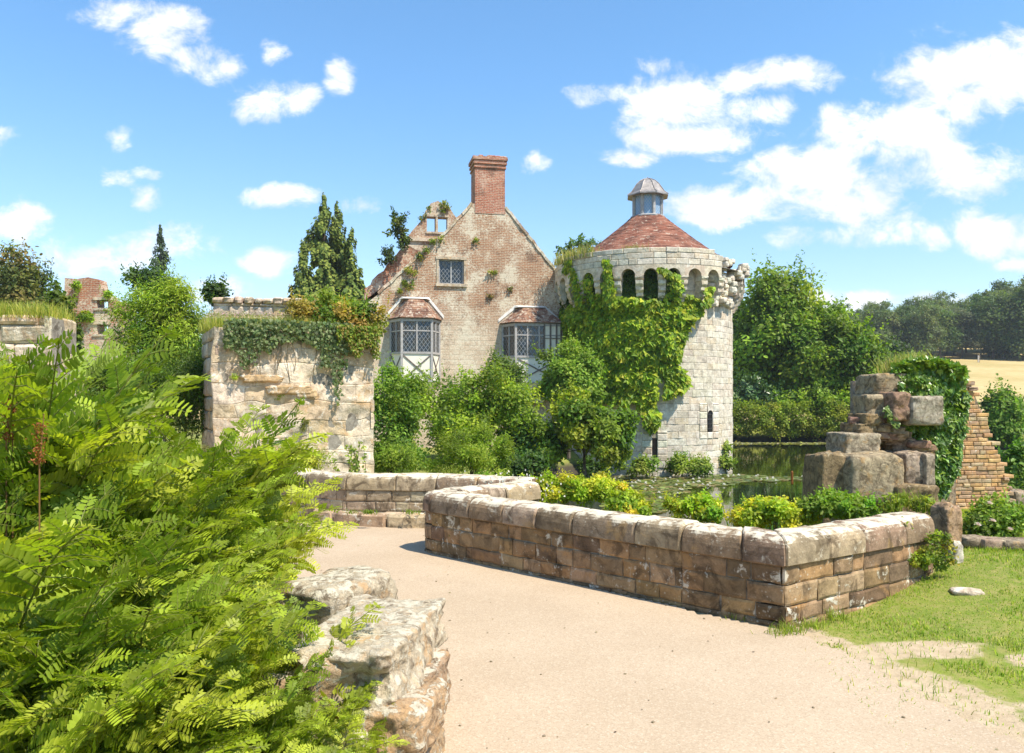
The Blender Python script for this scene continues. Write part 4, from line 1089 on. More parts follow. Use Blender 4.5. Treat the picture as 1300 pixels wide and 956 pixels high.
# oriel bays
def bay(px0, px1, pe, pw0, pw1, pp, ptop, dep, bw, cant, label, right=0.):
    e0, ez = Hpx(px0, pe, -dep*.8); e1, _ = Hpx(px1, pe, -dep*.8)
    zt = Hpx((px0+px1)/2, ptop)[1]; zw1 = Hpx(0.5*(px0+px1), pw0, -dep)[1]; zw0 = Hpx(.5*(px0+px1), pw1, -dep)[1]; zp = Hpx(.5*(px0+px1), pp, -dep)[1]
    ov = .14; x0, x1 = e0+ov, e1-ov
    plan = [(x0, -.01), (x0+cant*.12, -.18), (x0+cant, -dep), (x1-cant, -dep), (x1-cant*.12, -.18), (x1, -.01)]
    plan = [(x0, -.01), (x0+cant, -dep), (x1-cant, -dep), (x1, -.01)]
    if right: plan[3] = (x1, -dep+.0); plan.append((x1, -.01)); plan = [plan[0], plan[1], (x1-cant-right*0, -dep), (x1, -dep*.62), (x1+.01, -.01)]
    if right: plan = [(x0, -.01), (x0+cant, -dep), (x1, -dep), (x1+.001, -.01)]
    pl = np.array(plan)
    root = MB()
    ctr = np.array([(x0+x1)/2, 0])
    def ring(sc, z, o=0.):
        q = pl.copy(); q = ctr+(q-ctr)*np.array([1+o/((x1-x0)/2), 1+o/dep]); q = ctr+(q-ctr)*sc; q[0, 1] = q[-1, 1] = -.005
        return [(x, y, z) for x, y in q]
    n = len(pl)
    # frame object carries the bay
    fr = MB()
    for zz_, h in ((zw0-.04, .09), (zw1-.1, .12), (zp-.0, .08), ((zw0+zw1)/2+.2, .05)):
        for i in range(n-1):
            a, b = pl[i], pl[i+1]
            bar(fr, (*a, zz_+h/2), (*b, zz_+h/2), .09 if h > .06 else .045, h, up=(0, 0, 1)) if False else bar(fr, (*a, zz_+h/2), (*b, zz_+h/2), h, .09 if h > .06 else .05, up=(a[1]-b[1], b[0]-a[0], 0))
    for i in range(n):
        bar(fr, (*pl[i], zp), (*pl[i], zw1), .1, .1)
    for i in range(n-1):
        a, b = pl[i], pl[i+1]; L_ = np.linalg.norm(b-a); m_ = max(1, round(L_/.56))
        for k in range(1, m_):
            p = a+(b-a)*k/m_; bar(fr, (*p, zw0), (*p, zw1), .06, .07)
    bo = fr.build('bay_window', M['frame'], house)
    tag(bo, label)
    for i in range(n-1):
        a, b = pl[i]*1., pl[i+1]*1.; L_ = np.linalg.norm(b-a)
        m2 = MB()
        solidp = right and (i == n-2)
        m2.add([(*a, zw0), (*b, zw0), (*b, zw1), (*a, zw1)], [(0, 1, 2, 3)], uv=[(0, 0, 0), (L_, 0, 0), (L_, zw1-zw0, 0), (0, zw1-zw0, 0)])
        m2.build('panel' if solidp else 'pane', M['plaster'] if solidp else M['pane'], bo)
    if right:
        m5 = MB(); t5 = MB(); xa_, xb_ = x1-.82, x1
        m5.add([(xa_, -dep-.012, zw0+.05), (xb_, -dep-.012, zw0+.05), (xb_, -dep-.012, zw1-.1), (xa_, -dep-.012, zw1-.1)], [(0, 1, 2, 3)])
        for x_ in (xa_, xa_+.28, xa_+.56, xb_-.05): bar(t5, (x_, -dep-.03, zw0), (x_, -dep-.03, zw1), .075, .04)
        bar(t5, (xa_, -dep-.027, (zw0+zw1)/2+.1), (xb_, -dep-.027, (zw0+zw1)/2+.1), .03, .06)
        m5.build('panel', M['plaster'], bo); t5.build('timber_post', M['timber'], bo)
    m2 = MB(); tb = MB()
    for i in range(n-1):
        a, b = pl[i], pl[i+1]
        m2.add([(*a, zp), (*b, zp), (*b, zw0), (*a, zw0)], [(0, 1, 2, 3)])
        nx = np.array([b[1]-a[1], -(b[0]-a[0])]); nx = nx/np.linalg.norm(nx)*.012
        A, B = a+nx, b+nx
        bar(tb, (*A, zp+.06), (*B, zw0-.05), .055, .03, up=(nx[0], nx[1], 0)); A2, B2 = a+nx*1.3, b+nx*1.3
        bar(tb, (*A2, zw0-.05), (*B2, zp+.06), .055, .03, up=(nx[0], nx[1], 0))
    m2.add(ring(1, zp-.001), [(3, 2, 1, 0)])
    r1 = ring(1, zp-.003); r2 = ring(.38, zp-.85)
    m2.add(r1+r2, [(i+n, i+1+n, i+1, i) for i in range(n-1)])
    m2.build('panel', M['plaster'], bo); tb.build('timber_brace', M['timber'], bo)
    m3 = MB()
    R_ = 9; lv = []
    for k in range(R_+1):
        t = k/R_; lv.append((1-.52*t**.85, ez-.02+(zt-ez)*t, .14*(1-t)))
    for k in range(R_):
        (s0, z0_, o0), (s1, z1_, o1) = lv[k], lv[k+1]
        A = np.array(ring(s0, z0_, o0)); B = np.array(ring(s1, z1_, o1)); A[:, 1] -= .02
        for i in range(n-1):
            L_ = np.linalg.norm(A[i+1]-A[i])
            m3.add([A[i], A[i+1], B[i+1], B[i]], [(0, 1, 2, 3)], uv=[(k*.08, k*.115+.01, 0), (k*.08+L_, k*.115+.01, 0), (k*.08+L_, k*.115+.105, 0), (k*.08, k*.115+.105, 0)])
            m3.add([A[i]-[0, 0, .03], A[i+1]-[0, 0, .03], A[i+1], A[i]], [(0, 1, 2, 3)], uv=[(0, .01, 0), (L_, .01, 0), (L_, .03, 0), (0, .03, 0)])
    bot = ring(1, ez-.05, .12); m3.add(bot, [(3, 2, 1, 0)])
    m3.build('bay_roof', M['tile_old'], bo)
    m4 = MB(); T = ring(.48, zt); xa, xb = T[0][0], T[-1][0]; ys_ = min(q[1] for q in T)
    m4.add([(xa-.15, -.03, zt+.02), (xb+.15, -.03, zt+.02), (xb+.1, -.03, zt+.13), (xa-.1, -.03, zt+.13), (xa+.05, ys_-.02, zt+.02), (xb-.05, ys_-.02, zt+.02)], [(4, 5, 2, 3), (0, 1, 5, 4)])
    m4.add([(xa-.15, -.03, zt+.02), (xa-.1, -.03, zt+.13), (xa+.05, ys_-.02, zt+.02), (xb+.15, -.03, zt+.02), (xb+.1, -.03, zt+.13), (xb-.05, ys_-.02, zt+.02)], [(0, 2, 1), (3, 4, 5)])
    for sx, xx in ((-1, xa), (1, xb)):
        xo = x0-.2 if sx < 0 else x1+.2
        V = [(xx+sx*.1, -.035, zt+.13), (xx+sx*.1, -.035, zt-.04), (xo, -.035, ez+.02), (xo, -.035, ez+.17)]
        m4.add(V, [(0, 1, 2, 3)] if sx > 0 else [(3, 2, 1, 0)])
    m4.build('flashing', M['whitelead'], bo)
    return bo
bay(493, 564, 402, 405, 448, 485, 381, .85, 0, .42, 'bay window with diamond panes and crossed timber panel')
bay(638, 716, 408, 411, 453, 487, 392, .85, 0, .42, 'bay window half hidden by shrubs and the ivy', right=.3)

# weeds rooted in the gable's edge
def weeds(name, label, pts, n, h, pal, shape='oval', ls=.1, cat='weeds', r=.2, group=None):
    for (x, y, z) in pts:
        mb = MB(); q = r*random.uniform(.75, 1.2)
        crown(mb, (x, y, z+q*.4), (q, q*.8, q*.7), 5, q*.5, n, ls, pal, shape, shoots=3)
        tag(mb.build(name, M['leaf'], None, (x, y, z)), label, cat, group or (label if len(pts) > 1 else None))
def Hw(px, py, off=-.1):
    x, z = Hpx(px, py, off); p = HP+x*np.array([hc, hs])+off*np.array([-hs, hc]); return (p[0], p[1], z)
YG = [(.14, .17, .02), (.20, .22, .03), (.10, .14, .02), (.24, .22, .05)]
weeds('wall_weed', 'yellow green weeds growing down the left edge of the gable', [Hw(*p) for p in ((556, 306), (548, 312), (540, 320), (534, 330), (520, 345), (522, 350), (513, 360), (516, 366), (521, 367), (507, 372))], 60, .3, YG)
weeds('wall_weed', 'small green tuft growing in the brick above the attic window', [Hw(605, 308, -.02)], 60, .2, YG, r=.16)
weeds('wall_weed', 'small green tuft on the brick right of the attic window', [Hw(626, 348, -.02)], 60, .2, YG, r=.14)
weeds('wall_weed', 'brown weed clump on the gable above the right bay window', [Hw(622, 380, -.02), Hw(646, 371, -.02)], 50, .2, [(.2, .14, .06), (.14, .13, .04)], r=.16)

# ruined upper gable and wing wall behind the left side of the house
random.seed(77)
RA = HA; 
def Rpx(px, py, off): return Hpx(px, py, off)
rg = empty('ruined_gable', tuple(HP)+(0,), 'roofless stone gable with an empty two light window rising behind the house', 'ruin', rz=HA)
off = 5.0
pts = [(515, 400), (590, 400), (590, 290), (576, 272), (570, 262), (556, 255), (547, 258), (540, 268), (533, 282), (524, 292), (515, 304)]
po = [Rpx(*p, off) for p in pts]
po = rough_edge(po, .3, .06)
hl = (Rpx(542, 0, off)[0], Rpx(553, 0, off)[0], Rpx(0+545, 294, off)[1], Rpx(545, 275, off)[1]); hr = (Rpx(556, 0, off)[0], Rpx(568, 0, off)[0], hl[2], hl[3])
mb = MB(); cutwall(mb, po, [hl, hr], off, off+.5)
a, z_ = Rpx(514, 303, off); b, _ = Rpx(552, 303, off); hbox(mb, a-.1, b, off-.1, off, z_-.1, z_+.08)
mb.build('wall', M['gable'], rg)
mb = MB(); hbox(mb, hl[0]-.05, hr[1]+.05, off-.04, off+.05, hl[3], hl[3]+.12, (.6, .5, .38)); hbox(mb, hl[1]+.01, hr[0]-.01, off-.03, off+.2, hl[2], hl[3]-.003, (.6, .5, .38)); hbox(mb, hl[0]-.05, hr[1]+.05, off-.06, off+.05, hl[2]-.1, hl[2]-.003, (.6, .5, .38))
mb.build('window_dressing', M['pier'], rg)
rw = empty('ruined_wing', tuple(HP)+(0,), 'tall sloping red brick ruin wall standing left of the gabled house', 'ruin', rz=HA)
off = 2.4
po = rough_edge([Rpx(*p, off) for p in ((462, 470), (560, 470), (560, 330), (520, 312), (514, 310), (507, 318), (498, 330), (480, 348), (463, 366))], .3, .07)
mb = MB(); cutwall(mb, po, [], off, off+.7)
mb.build('wall', M['redruin'], rw)
for lb, pts_, b_ in (('dark little tree rooted on top of the ruined wing', ((503, 285, 36.6), (509, 280, 36.8), (512, 292, 36.6), (500, 297, 36.6), (510, 303, 36.6), (514, 311, 36.6), (505, 275, 36.7)), (511, 318, 36.6)),
                     ('dark small bush on the sloping ruin beside the conifers', ((492, 322, 36.4), (488, 330, 36.4), (496, 326, 36.4)), (496, 336, 36.4))):
    mb = MB(); B0 = at(*b_)
    for p_ in pts_:
        q = at(*p_); crown(mb, q, (.36, .33, .26), 5, .18, 110, .14, [(.045, .07, .022), (.06, .09, .022), (.12, .14, .03)], 'oval', shoots=4)
        tube(mb, [B0, (B0+q)/2+[.05, 0, .1], q], [.05, .035, .015], 5, (.08, .06, .04))
    tag(mb.build('wall_shrub', M['leaf'], None, B0), lb, 'shrub')
weeds('wall_weed', 'yellow flowering weeds on the top of the roofless gable', [Hw(563, 262, 5.1), Hw(560, 270, 4.9), Hw(566, 266, 4.9), Hw(545, 268, 5.0), Hw(536, 280, 5)], 70, .4, YG, r=.25)
# ---------------------------------------------------------------- ivy and creeper on the tower
rng = np.random.default_rng(5); random.seed(5)
CRE = [(.22, .30, .016), (.29, .35, .02), (.15, .23, .015), (.35, .36, .03), (.10, .17, .014)]
def on_tower(n, polys, edge=10, R=R0, amin=-78, amax=70, zlo=-1.2, zhi=7.2, seed=0):
    a = np.radians(rng.uniform(amin, amax, n)); z = rng.uniform(zlo, zhi, n)
    P = tow(R)(a*R, z, np.zeros(n)); px, py = proj(P)
    q = np.stack([a*5, z*1.2, 0*a+seed], 1)
    jx = edge*fbm(q, 3)*1.5; jy = edge*fbm(q+40, 3)*1.5
    m = np.zeros(n, bool)
    for pl in polys: m |= inpoly(px+jx, py+jy, pl)
    return a[m], z[m]
def creeper(mb, a, z, R, size, pal, thick=.3, shape='ivy', seed=3):
    n = len(a)
    lump = .5+.5*fbm(np.stack([a*4.5*R/3.75, z*1.9, 0*a+seed], 1), 2)
    w_ = thick*np.clip(lump*1.3, .05, 1)*rng.random(n)**.35+.03
    P = tow(R)(a*R, z, w_)
    nr = np.sin(a)[:, None]*E1-np.cos(a)[:, None]*E2; nr = np.concatenate([nr, np.zeros((n, 1))], 1)
    Nn = unit(nr+np.array([0, 0, .55])+rng.normal(0, .35, (n, 3)))
    D = np.array([0, 0, -1.])+rng.normal(0, .5, (n, 3))+nr*.35
    c = leafcol(pal, n, .16)*(.85+.3*lump)[:, None]
    leaves(mb, P, D, Nn, size*rng.uniform(.6, 1.3, n), shape, c)
mb = MB()
main = [(716, 400), (740, 392), (762, 372), (800, 384), (850, 380), (868, 368), (896, 376), (890, 395), (868, 410), (866, 432), (866, 470), (862, 500), (845, 505), (850, 488), (842, 470), (836, 480), (832, 505), (838, 528), (826, 552), (812, 545), (808, 520), (796, 512), (760, 512), (715, 500)]
a, z = on_tower(30000, [main]); creeper(mb, a, z, R0, .25, CRE, .5)
a, z = on_tower(9000, [[(742, 345), (752, 345), (758, 395), (738, 395)], [(772, 338), (780, 338), (784, 390), (770, 390)], [(845, 360), (856, 345), (862, 380), (842, 390)]], 4, R=R0+.2); creeper(mb, a, z, R0+.2, .19, CRE, .3)
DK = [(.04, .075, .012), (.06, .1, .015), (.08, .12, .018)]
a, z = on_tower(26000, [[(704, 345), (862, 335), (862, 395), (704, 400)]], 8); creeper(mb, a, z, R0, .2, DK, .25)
# strands over the parapet
for px0, px1, y0, y1 in ((727, 722, 330, 345), (774, 777, 330, 385), (777, 782, 336, 390), (731, 742, 340, 390), (836, 853, 343, 356), (852, 858, 350, 372), (893, 888, 368, 392)):
    for t in np.linspace(0, 1, 130):
        py = y0+(y1-y0)*t; px = px0+(px1-px0)*t+rng.normal(0, 2.2)
        a0 = math.asin(max(-.99, min(.99, (px-822)/122.))); zz_ = CAMZ+(HY-py)/F*(36.5-4.3*math.cos(a0))
        P = tr(np.array([a0*R1]), np.array([zz_]), np.array([.04+.08*rng.random()]))
        nr = np.array([*(math.sin(a0)*E1-math.cos(a0)*E2), .4])
        leaves(mb, P, np.array([[rng.normal(0, .4), rng.normal(0, .4), -1]]), nr[None], .19, 'ivy', leafcol(CRE, 1))
tag(mb.build('climbing_creeper', M['leaf'], None, (*(TC-E2*3.9), -1.3)), 'yellow green creeper blanketing the left side of the round tower', 'climbing plant')
# parapet-top weeds
def tuft(name, label, pts, r, n, ls, pal, shape='oval', mat='leaf', cat='weeds', bl=0, blh=.4, kind=None, group=None):
    if name == 'wall_weed' and len(pts) > 1:
        for p in pts: tuft(name, label, [p], r*random.uniform(.8, 1.15), n, ls, pal, shape, mat, cat, bl, blh, kind, label)
        return
    mb = MB()
    for p in pts:
        if n: crown(mb, (p[0], p[1], p[2]+r*.5), (r, r, r*.8), max(4, int(6)), r*.5, n, ls, pal, shape)
        if bl: blades(mb, np.array(p)+rng.normal(0, r*.5, (bl, 3))*[1, 1, .05], rng.uniform(.5, 1.2, bl)*blh, blh*.05, .5, pal)
    return tag(mb.build(name, M[mat], None, pts[0]), label, cat, group, kind)
tuft('young_tree', 'small pale green sapling growing behind the tower parapet', [at(738+dx, 318+dy, 38.5+dz) for dx, dy, dz in ((-18, 8, 0), (-8, 2, .3), (4, -3, 0), (12, -2, .2), (20, 2, 0), (0, 8, -.2), (-24, 12, 0))], .5, 140, .16, [(.07, .12, .04), (.1, .16, .05)], cat='tree')
P = [tr(np.array([math.radians(a)*R1]), np.array([7.75]), np.array([-.2]))[0] for a in (-70, -63, -56, -50, -43, -36)]
tuft('wall_grass', 'dry straw coloured grasses on the left rim of the tower parapet', P, .35, 0, .1, [(.4, .33, .14), (.25, .25, .08), (.16, .2, .05)], bl=120, blh=.6, cat='grass')
P = [tr(np.array([math.radians(a)*R1]), np.array([7.86]), np.array([-.2]))[0] for a in (-12, -8, -4)]
tuft('wall_grass', 'short dry grass on the tower parapet below the red roof', P, .25, 0, .1, [(.35, .3, .12), (.2, .2, .06)], bl=50, blh=.3, cat='grass')

# ---------------------------------------------------------------- shrubs and trees
def plant(name, label, cat, base, c, r, nclump, cr, n, ls, pal, shape='oval', mat='leaf', tr_=.06, nb=6, group=None, droop=0., surf=.6, topf=.2, noise=.25, extra=None, col=(1, 1, 1), lean=.5, flat=.85):
    root = empty(name, base, label, cat, group)
    mb = MB(); o = np.array(base, float)
    K, _ = crown(mb, c, r, nclump, cr, n, ls, pal, shape, surf=surf, droop=droop, base_cut=base[2], noise=noise, lean=lean, flat=flat, full=0. if cat == 'tree' else .85, shoots=int(nclump*1.6) if cat != 'tree' else int(nclump*.8))
    for e in (extra or []):
        K2, _ = crown(mb, e[0], e[1], e[2], e[3], e[4], ls, pal, shape, droop=droop, base_cut=base[2], noise=noise); K = np.concatenate([K, K2])
    mb.build('foliage' if cat != 'tree' else 'crown', M[mat], root, o)
    mb = MB(); top = np.array(c, float)+np.array([0, 0, r[2]*topf]); limbs(mb, o-[0, 0, .1], K, tr_, top, nb)
    mb.build('stem' if cat != 'tree' else 'trunk', M['bark'], root, o)
    return root
GR = [(.17, .24, .02), (.22, .29, .022), (.12, .18, .016), (.27, .33, .025)]
DG = [(.035, .07, .015), (.05, .095, .018), (.07, .12, .02)]
YL = [(.26, .33, .02), (.34, .38, .03), (.19, .27, .02), (.42, .38, .03)]
def sh(name, label, px, py, w, h, d, nclump, cr, n, ls, pal, shape='oval', mat='leaf', dy=None, zb=-.4, **kw):
    """shrub: centre column px, vertical middle py, sizes in photo px at distance d"""
    c = at(px, py, d); rx = w/2*d/F; rz = h/2*d/F
    ry = dy if dy else rx*.8
    return plant(name, label, kw.pop('cat', 'shrub'), (c[0], c[1], zb), c, (rx, ry, rz), nclump, cr, n, ls, pal, shape, mat, **kw)
sh('shrub', 'tall dark green bush against the right edge of the ivy topped ruin', 508, 540, 84, 160, 24, 56, .4, 12000, .10, [(.09, .16, .018), (.13, .2, .02), (.17, .24, .025)])
sh('shrub', 'large airy green bush with small leaves below the gable wall', 622, 528, 165, 135, 27, 95, .5, 22000, .11, GR, noise=.4)
sh('shrub', 'bushy pale green shrub between the two bay windows and the creeper', 640, 480, 60, 50, 28.5, 20, .4, 3500, .11, [(.11, .16, .03), (.15, .2, .04), (.08, .12, .02)], zb=-.4)
sh('elder_bush', 'mid green leafy bush in front of the right bay window', 722, 478, 96, 100, 30.5, 44, .45, 10000, .13, [(.16, .235, .028), (.21, .29, .033), (.12, .19, .02)], noise=.35)
sh('laurel_bush', 'broad rounded laurel with yellow tipped leaves overhanging the water by the tower', 742, 545, 130, 98, 26., 50, .42, 15000, .15, [(.11, .17, .015), (.18, .24, .02), (.25, .28, .025), (.08, .13, .014)], 'oval', zb=-.6)
sh('shrub', 'dark glossy leaved shrub between the bright weeds and the laurel', 672, 566, 84, 85, 26.6, 34, .4, 8000, .11, [(.08, .15, .025), (.12, .2, .035), (.06, .11, .02)], mat='leaf_gloss', zb=-.6)
sh('shrub', 'bright lime green brush directly behind the far parapet', 598, 580, 125, 82, 17, 60, .22, 16000, .08, [(.18, .25, .02), (.24, .3, .03), (.13, .19, .015)], 'long', noise=.45, zb=-.4)
sh('shrub', 'lime green leafy weeds behind the parapet beside the stone ruin', 500, 588, 80, 42, 17.5, 26, .22, 5000, .08, [(.15, .22, .02), (.2, .26, .03), (.09, .14, .015)], 'long', noise=.4, zb=-.4)
sh('shrub', 'green bush under the left bay window', 520, 510, 60, 60, 27, 20, .4, 3500, .12, GR, zb=-.4)
sh('shrub', 'low dark bush trailing over the water edge under the laurel', 655, 592, 70, 34, 21, 20, .3, 3500, .1, DG, zb=-.6)
sh('shrub', 'tall dark foliage in front of the gable wall between the bays', 578, 530, 70, 100, 29, 30, .45, 5000, .13, [(.06, .11, .018), (.1, .15, .03)], zb=-.4)
# plants at the foot of the tower
for i, (px, py, w_, h_, d_, lb) in enumerate(((808, 590, 52, 30, 31.2, 'low green plants at the tower foot below the creeper tail'), (866, 592, 38, 26, 31.6, 'left of two low bushes at the tower waterline under the slit window'), (888, 595, 36, 22, 31.7, 'right of two low bushes at the tower waterline under the slit window'), (921, 582, 22, 34, 33.5, 'tall thin weed at the right edge of the tower base'), (762, 592, 60, 36, 30.2, 'dark green plants at the water edge left of the tower'))):
    sh('waterside_plant', lb, px, py, w_, h_, d_, 12, .25, 1300, .13, [(.1, .16, .02), (.16, .22, .03), (.22, .26, .04)] if i != 4 else DG, 'oval', zb=-1.2, cat='plant', tr_=.02)
# plants on the bank behind the near wall
bank = [(733, 622, 120, 52, 11.3, 70, 'bright green and yellow leafed bush behind the middle of the near parapet'), (672, 622, 66, 34, 11.3, 24, 'yellow flowered bush behind the left end of the near parapet'), (800, 638, 60, 40, 10.2, 20, 'low yellow green bush behind the parapet before the lily pads'),
        (885, 646, 70, 44, 9.6, 24, 'small yellow green bush in front of the tower reflection'), (985, 652, 104, 46, 8.9, 36, 'yellow green bush with orange tips behind the wall corner'), (1068, 645, 78, 40, 8.6, 30, 'bright green bush between the wall and the big ruin block')]
for i, (px, py, w_, h_, d_, nc, lb) in enumerate(bank):
    sh('bank_shrub', lb, px, py, w_, h_*.8, d_, nc, .10, nc*170, .052, YL if i not in (5,) else [(.13, .21, .02), (.18, .26, .03)], 'oval', zb=-.6, tr_=.012, nb=10, noise=.5, dy=.35)
mbf = MB()
def dots(mb, P, r, col):
    n = len(P); leaves(mb, P-[0, 0, r/2], np.array([[0, 0, 1.]])+rng.normal(0, .4, (n, 3)), np.array([[0, -1., .5]])+rng.normal(0, .4, (n, 3)), r, 'oval', leafcol([col], n, .1))
c = at(655, 618, 11.0)
P = c+rng.normal(0, 1, (260, 3))*[.30, .2, .08]; dots(mbf, P, .035, (.75, .72, .6))
blades(mbf, c+rng.normal(0, 1, (120, 3))*[.3, .2, .02]-[0, 0, .5], .5, .01, .3, [(.15, .2, .03)])
tag(mbf.build('flowering_plant', M['petal'], None, c-[0, 0, .5]), 'white flowering weed spilling over the left end of the near parapet', 'plant')
# reeds
for i, (px, d_, n, h, lb) in enumerate(((948, 12.5, 26, 1.25, 'tall green reed blades left of the orange tipped bush'), (1003, 12., 22, 1.5, 'tall reed blades with a brown seed head beside the orange tipped bush'), (1030, 11.4, 26, 1.5, 'tall green reed blades against the left edge of the ruin block'))):
    mb = MB(); c = at(px, 600, d_); c[2] = -1.2
    blades(mb, c+rng.normal(0, 1, (n, 3))*[.17, .15, 0], rng.uniform(1., 1.35, n)*h, .04, .22, [(.1, .19, .05), (.14, .24, .06)], bend=.15)
    if i == 1: tube(mb, [c, c+[.02, 0, 1.45], c+[.03, 0, 1.9]], [.006, .006, .005], 5, (.14, .18, .04)); tube(mb, [c+[.03, 0, 1.72], c+[.03, 0, 1.74], c+[.03, 0, 1.92], c+[.03, 0, 1.94]], [.004, .018, .018, .003], 6, (.38, .16, .05))
    tag(mb.build('reed', M['leaf'], None, c), lb, 'reed')

# lily pads
mb = MB()
xs_, ys_ = [], []
n = 26000; u = rng.uniform(735, 1032, n); v = rng.uniform(600, 652, n)
d_ = (CAMZ-WZ)/((v-HY)/F); X = (u-HX)/F*d_; Y = d_
msk = inpoly(u+9*fbm(np.stack([X, Y*.5, 0*X], 1), 3), v+4*fbm(np.stack([X+9, Y*.5, 0*X], 1), 3), [(740, 610), (790, 604), (850, 604), (930, 603), (1031, 605), (1031, 611), (960, 612), (935, 614), (915, 618), (880, 620), (850, 632), (842, 652), (770, 652)])
keep = msk & (rng.random(n) < .95) & (fbm(np.stack([X*1.1, Y*.6, 0*X+5], 1), 2) > -.42) & (np.hypot(X-TC[0], Y-TC[1]) > 4.2)
X, Y = X[keep], Y[keep]
# thin to an even density over the water
ok = []; seen = {}
for i in range(len(X)):
    r = .13; kx, ky = int(X[i]/.16), int(Y[i]/.24)
    if seen.get((kx, ky), 0) < 1: seen[(kx, ky)] = 1; ok.append(i)
X, Y = X[ok], Y[ok]; n = len(X)
an = np.linspace(.25, 2*PI-.25, 9)
R_ = rng.uniform(.09, .17, n); A_ = rng.uniform(0, 2*PI, n)
tl = rng.normal(0, .05, (n, 2))
cx = R_[:, None]*np.cos(A_[:, None]+an); cyy = R_[:, None]*np.sin(A_[:, None]+an)
cz = .012+rng.uniform(0, .012, n)[:, None]+cx*tl[:, :1]+cyy*tl[:, 1:]+.012*rng.random((n, 9))
V = np.concatenate([np.stack([X, Y, np.full(n, WZ+.014)], 1)[:, None], np.stack([X[:, None]+cx, Y[:, None]+cyy, WZ+cz], 2)], 1).reshape(-1, 3)
Fq = (np.array([(0, k, k+1) for k in range(1, 9)])[None]+(np.arange(n)*10)[:, None, None]).reshape(-1, 3)
mb.add(V, Fq, np.repeat(leafcol([(.12, .15, .03), (.17, .19, .05), (.2, .16, .06), (.09, .12, .03)], n, .2), 10, 0))
tag(mb.build('lily_pads', M['leaf_gloss'], None, (X.mean(), Y.mean(), WZ)), 'sheet of green lily pads on the moat in front of the tower', 'water plants', kind='stuff')
mb = MB()
for k, (t, m_) in enumerate(((.35, 7), (.9, 6), (1.35, 4))):
    for j in range(m_):
        a = j/m_*2*PI+k*.4; D = np.array([[math.cos(a)*math.cos(t), math.sin(a)*math.cos(t), math.sin(t)]])
        leaves(mb, np.array([[0, 0, .02+.01*k]]), D, np.array([[-math.cos(a)*math.sin(t), -math.sin(a)*math.sin(t), math.cos(t)]]), .075-.012*k, 'oval', (.85, .82, .74))
rock(mb, (0, 0, .04), (.012, .012, .015), 1, 4, (.7, .5, .05), 0, 0, 1)
sel = rng.choice(len(X), 90, replace=False)
fl = tag(mb.build('water_lily', M['petal'], None, (0, 0, 0)), 'small white water lily flower floating among the green lily pads', 'flower', 'white water lilies on the moat')
for q, i in enumerate(sel):
    o = fl if q == 0 else fl.copy()
    if q: COL.objects.link(o)
    o.location = (float(X[i]), float(Y[i]), WZ+.01); o.rotation_euler = (0, 0, float(rng.uniform(0, 6))); k = float(rng.uniform(.7, 1.1)); o.scale = (k, k, k)

# clipped hedge on the far shore
mb = MB()
for x in np.arange(13.5, 25.2, .42):
    y = 56.9-.02*x+.2*math.sin(x*1.3); hgt = 1.75+.12*math.sin(x*.9)+.1*math.sin(x*2.3)
    crown(mb, (x, y, hgt*.5-.55), (.6, .9, hgt*.5+.55), 14, .4, 800, .17, [(.19, .23, .02), (.25, .27, .03), (.13, .18, .016)], noise=.15, surf=.9)
tag(mb.build('hedge', M['leaf'], None, (19, 57.2, -.2)), 'long low yellow green hedge along the far bank right of the tower', 'hedge')
mb = MB()
Pn = np.stack([rng.uniform(13, 26, 700), np.zeros(700), np.zeros(700)], 1); Pn[:, 1] = 55.1+rng.normal(0, .28, 700); Pn[:, 2] = WZ+.03
leaves(mb, Pn, rdir(700)*[1, 1, .05], np.array([[0, 0, 1.]])+rng.normal(0, .1, (700, 3)), .28, 'oval', leafcol([(.3, .28, .12), (.2, .2, .07), (.5, .46, .3)], 700))
tag(mb.build('floating_leaves', M['leaf'], None, (19, 55.6, WZ)), 'thin line of floating leaves below the far hedge', 'water plants', kind='stuff')

# big trees behind the hedge
TG = [(.14, .21, .018), (.19, .27, .022), (.24, .31, .028), (.09, .145, .015)]
sh('broadleaf_tree', 'tallest broad green tree just right of the tower', 990, 440, 145, 190, 62, 110, 1.35, 30000, .34, TG, 'oval', zb=-.2, cat='tree', tr_=.35, nb=10, noise=.3)
sh('broadleaf_tree', 'rounded lighter green tree sloping down right of the tallest one', 1055, 460, 130, 150, 60, 90, 1.2, 24000, .32, [(.15, .22, .018), (.20, .27, .022), (.25, .31, .03), (.10, .16, .015)], 'oval', zb=-.2, cat='tree', tr_=.3, nb=10, noise=.3)
sh('broadleaf_tree', 'dark tree close against the right side of the tower', 935, 450, 60, 140, 68, 60, 1.4, 12000, .36, [(.07, .12, .018), (.1, .16, .02)], 'oval', zb=-.2, cat='tree', tr_=.3, noise=.3)
sh('rhododendron', 'dark glossy bush at the water between tower and hedge', 955, 505, 80, 50, 59.5, 34, .8, 8000, .3, [(.04, .08, .02), (.06, .11, .03), (.09, .15, .04)], mat='leaf_gloss', zb=-.2)
sh('shrub', 'dark understorey bush behind the middle of the hedge', 1035, 512, 110, 44, 59, 36, .8, 8000, .3, TG, zb=-.2)
sh('evergreen_tree', 'dark small evergreen at the right foot of the big trees', 1122, 458, 56, 46, 70, 24, 1.1, 4500, .34, [(.03, .055, .014), (.045, .075, .018)], zb=0, cat='tree', tr_=.2)
sh('shrub', 'pale feathery bush left of the ruin top', 1148, 466, 50, 34, 64, 16, .8, 3000, .26, [(.16, .2, .05), (.12, .17, .04)], zb=0)
sh('shrub', 'green thicket on the shore between the hedge and the ruin', 1115, 500, 120, 60, 58, 40, .9, 9000, .3, TG, zb=-.2)
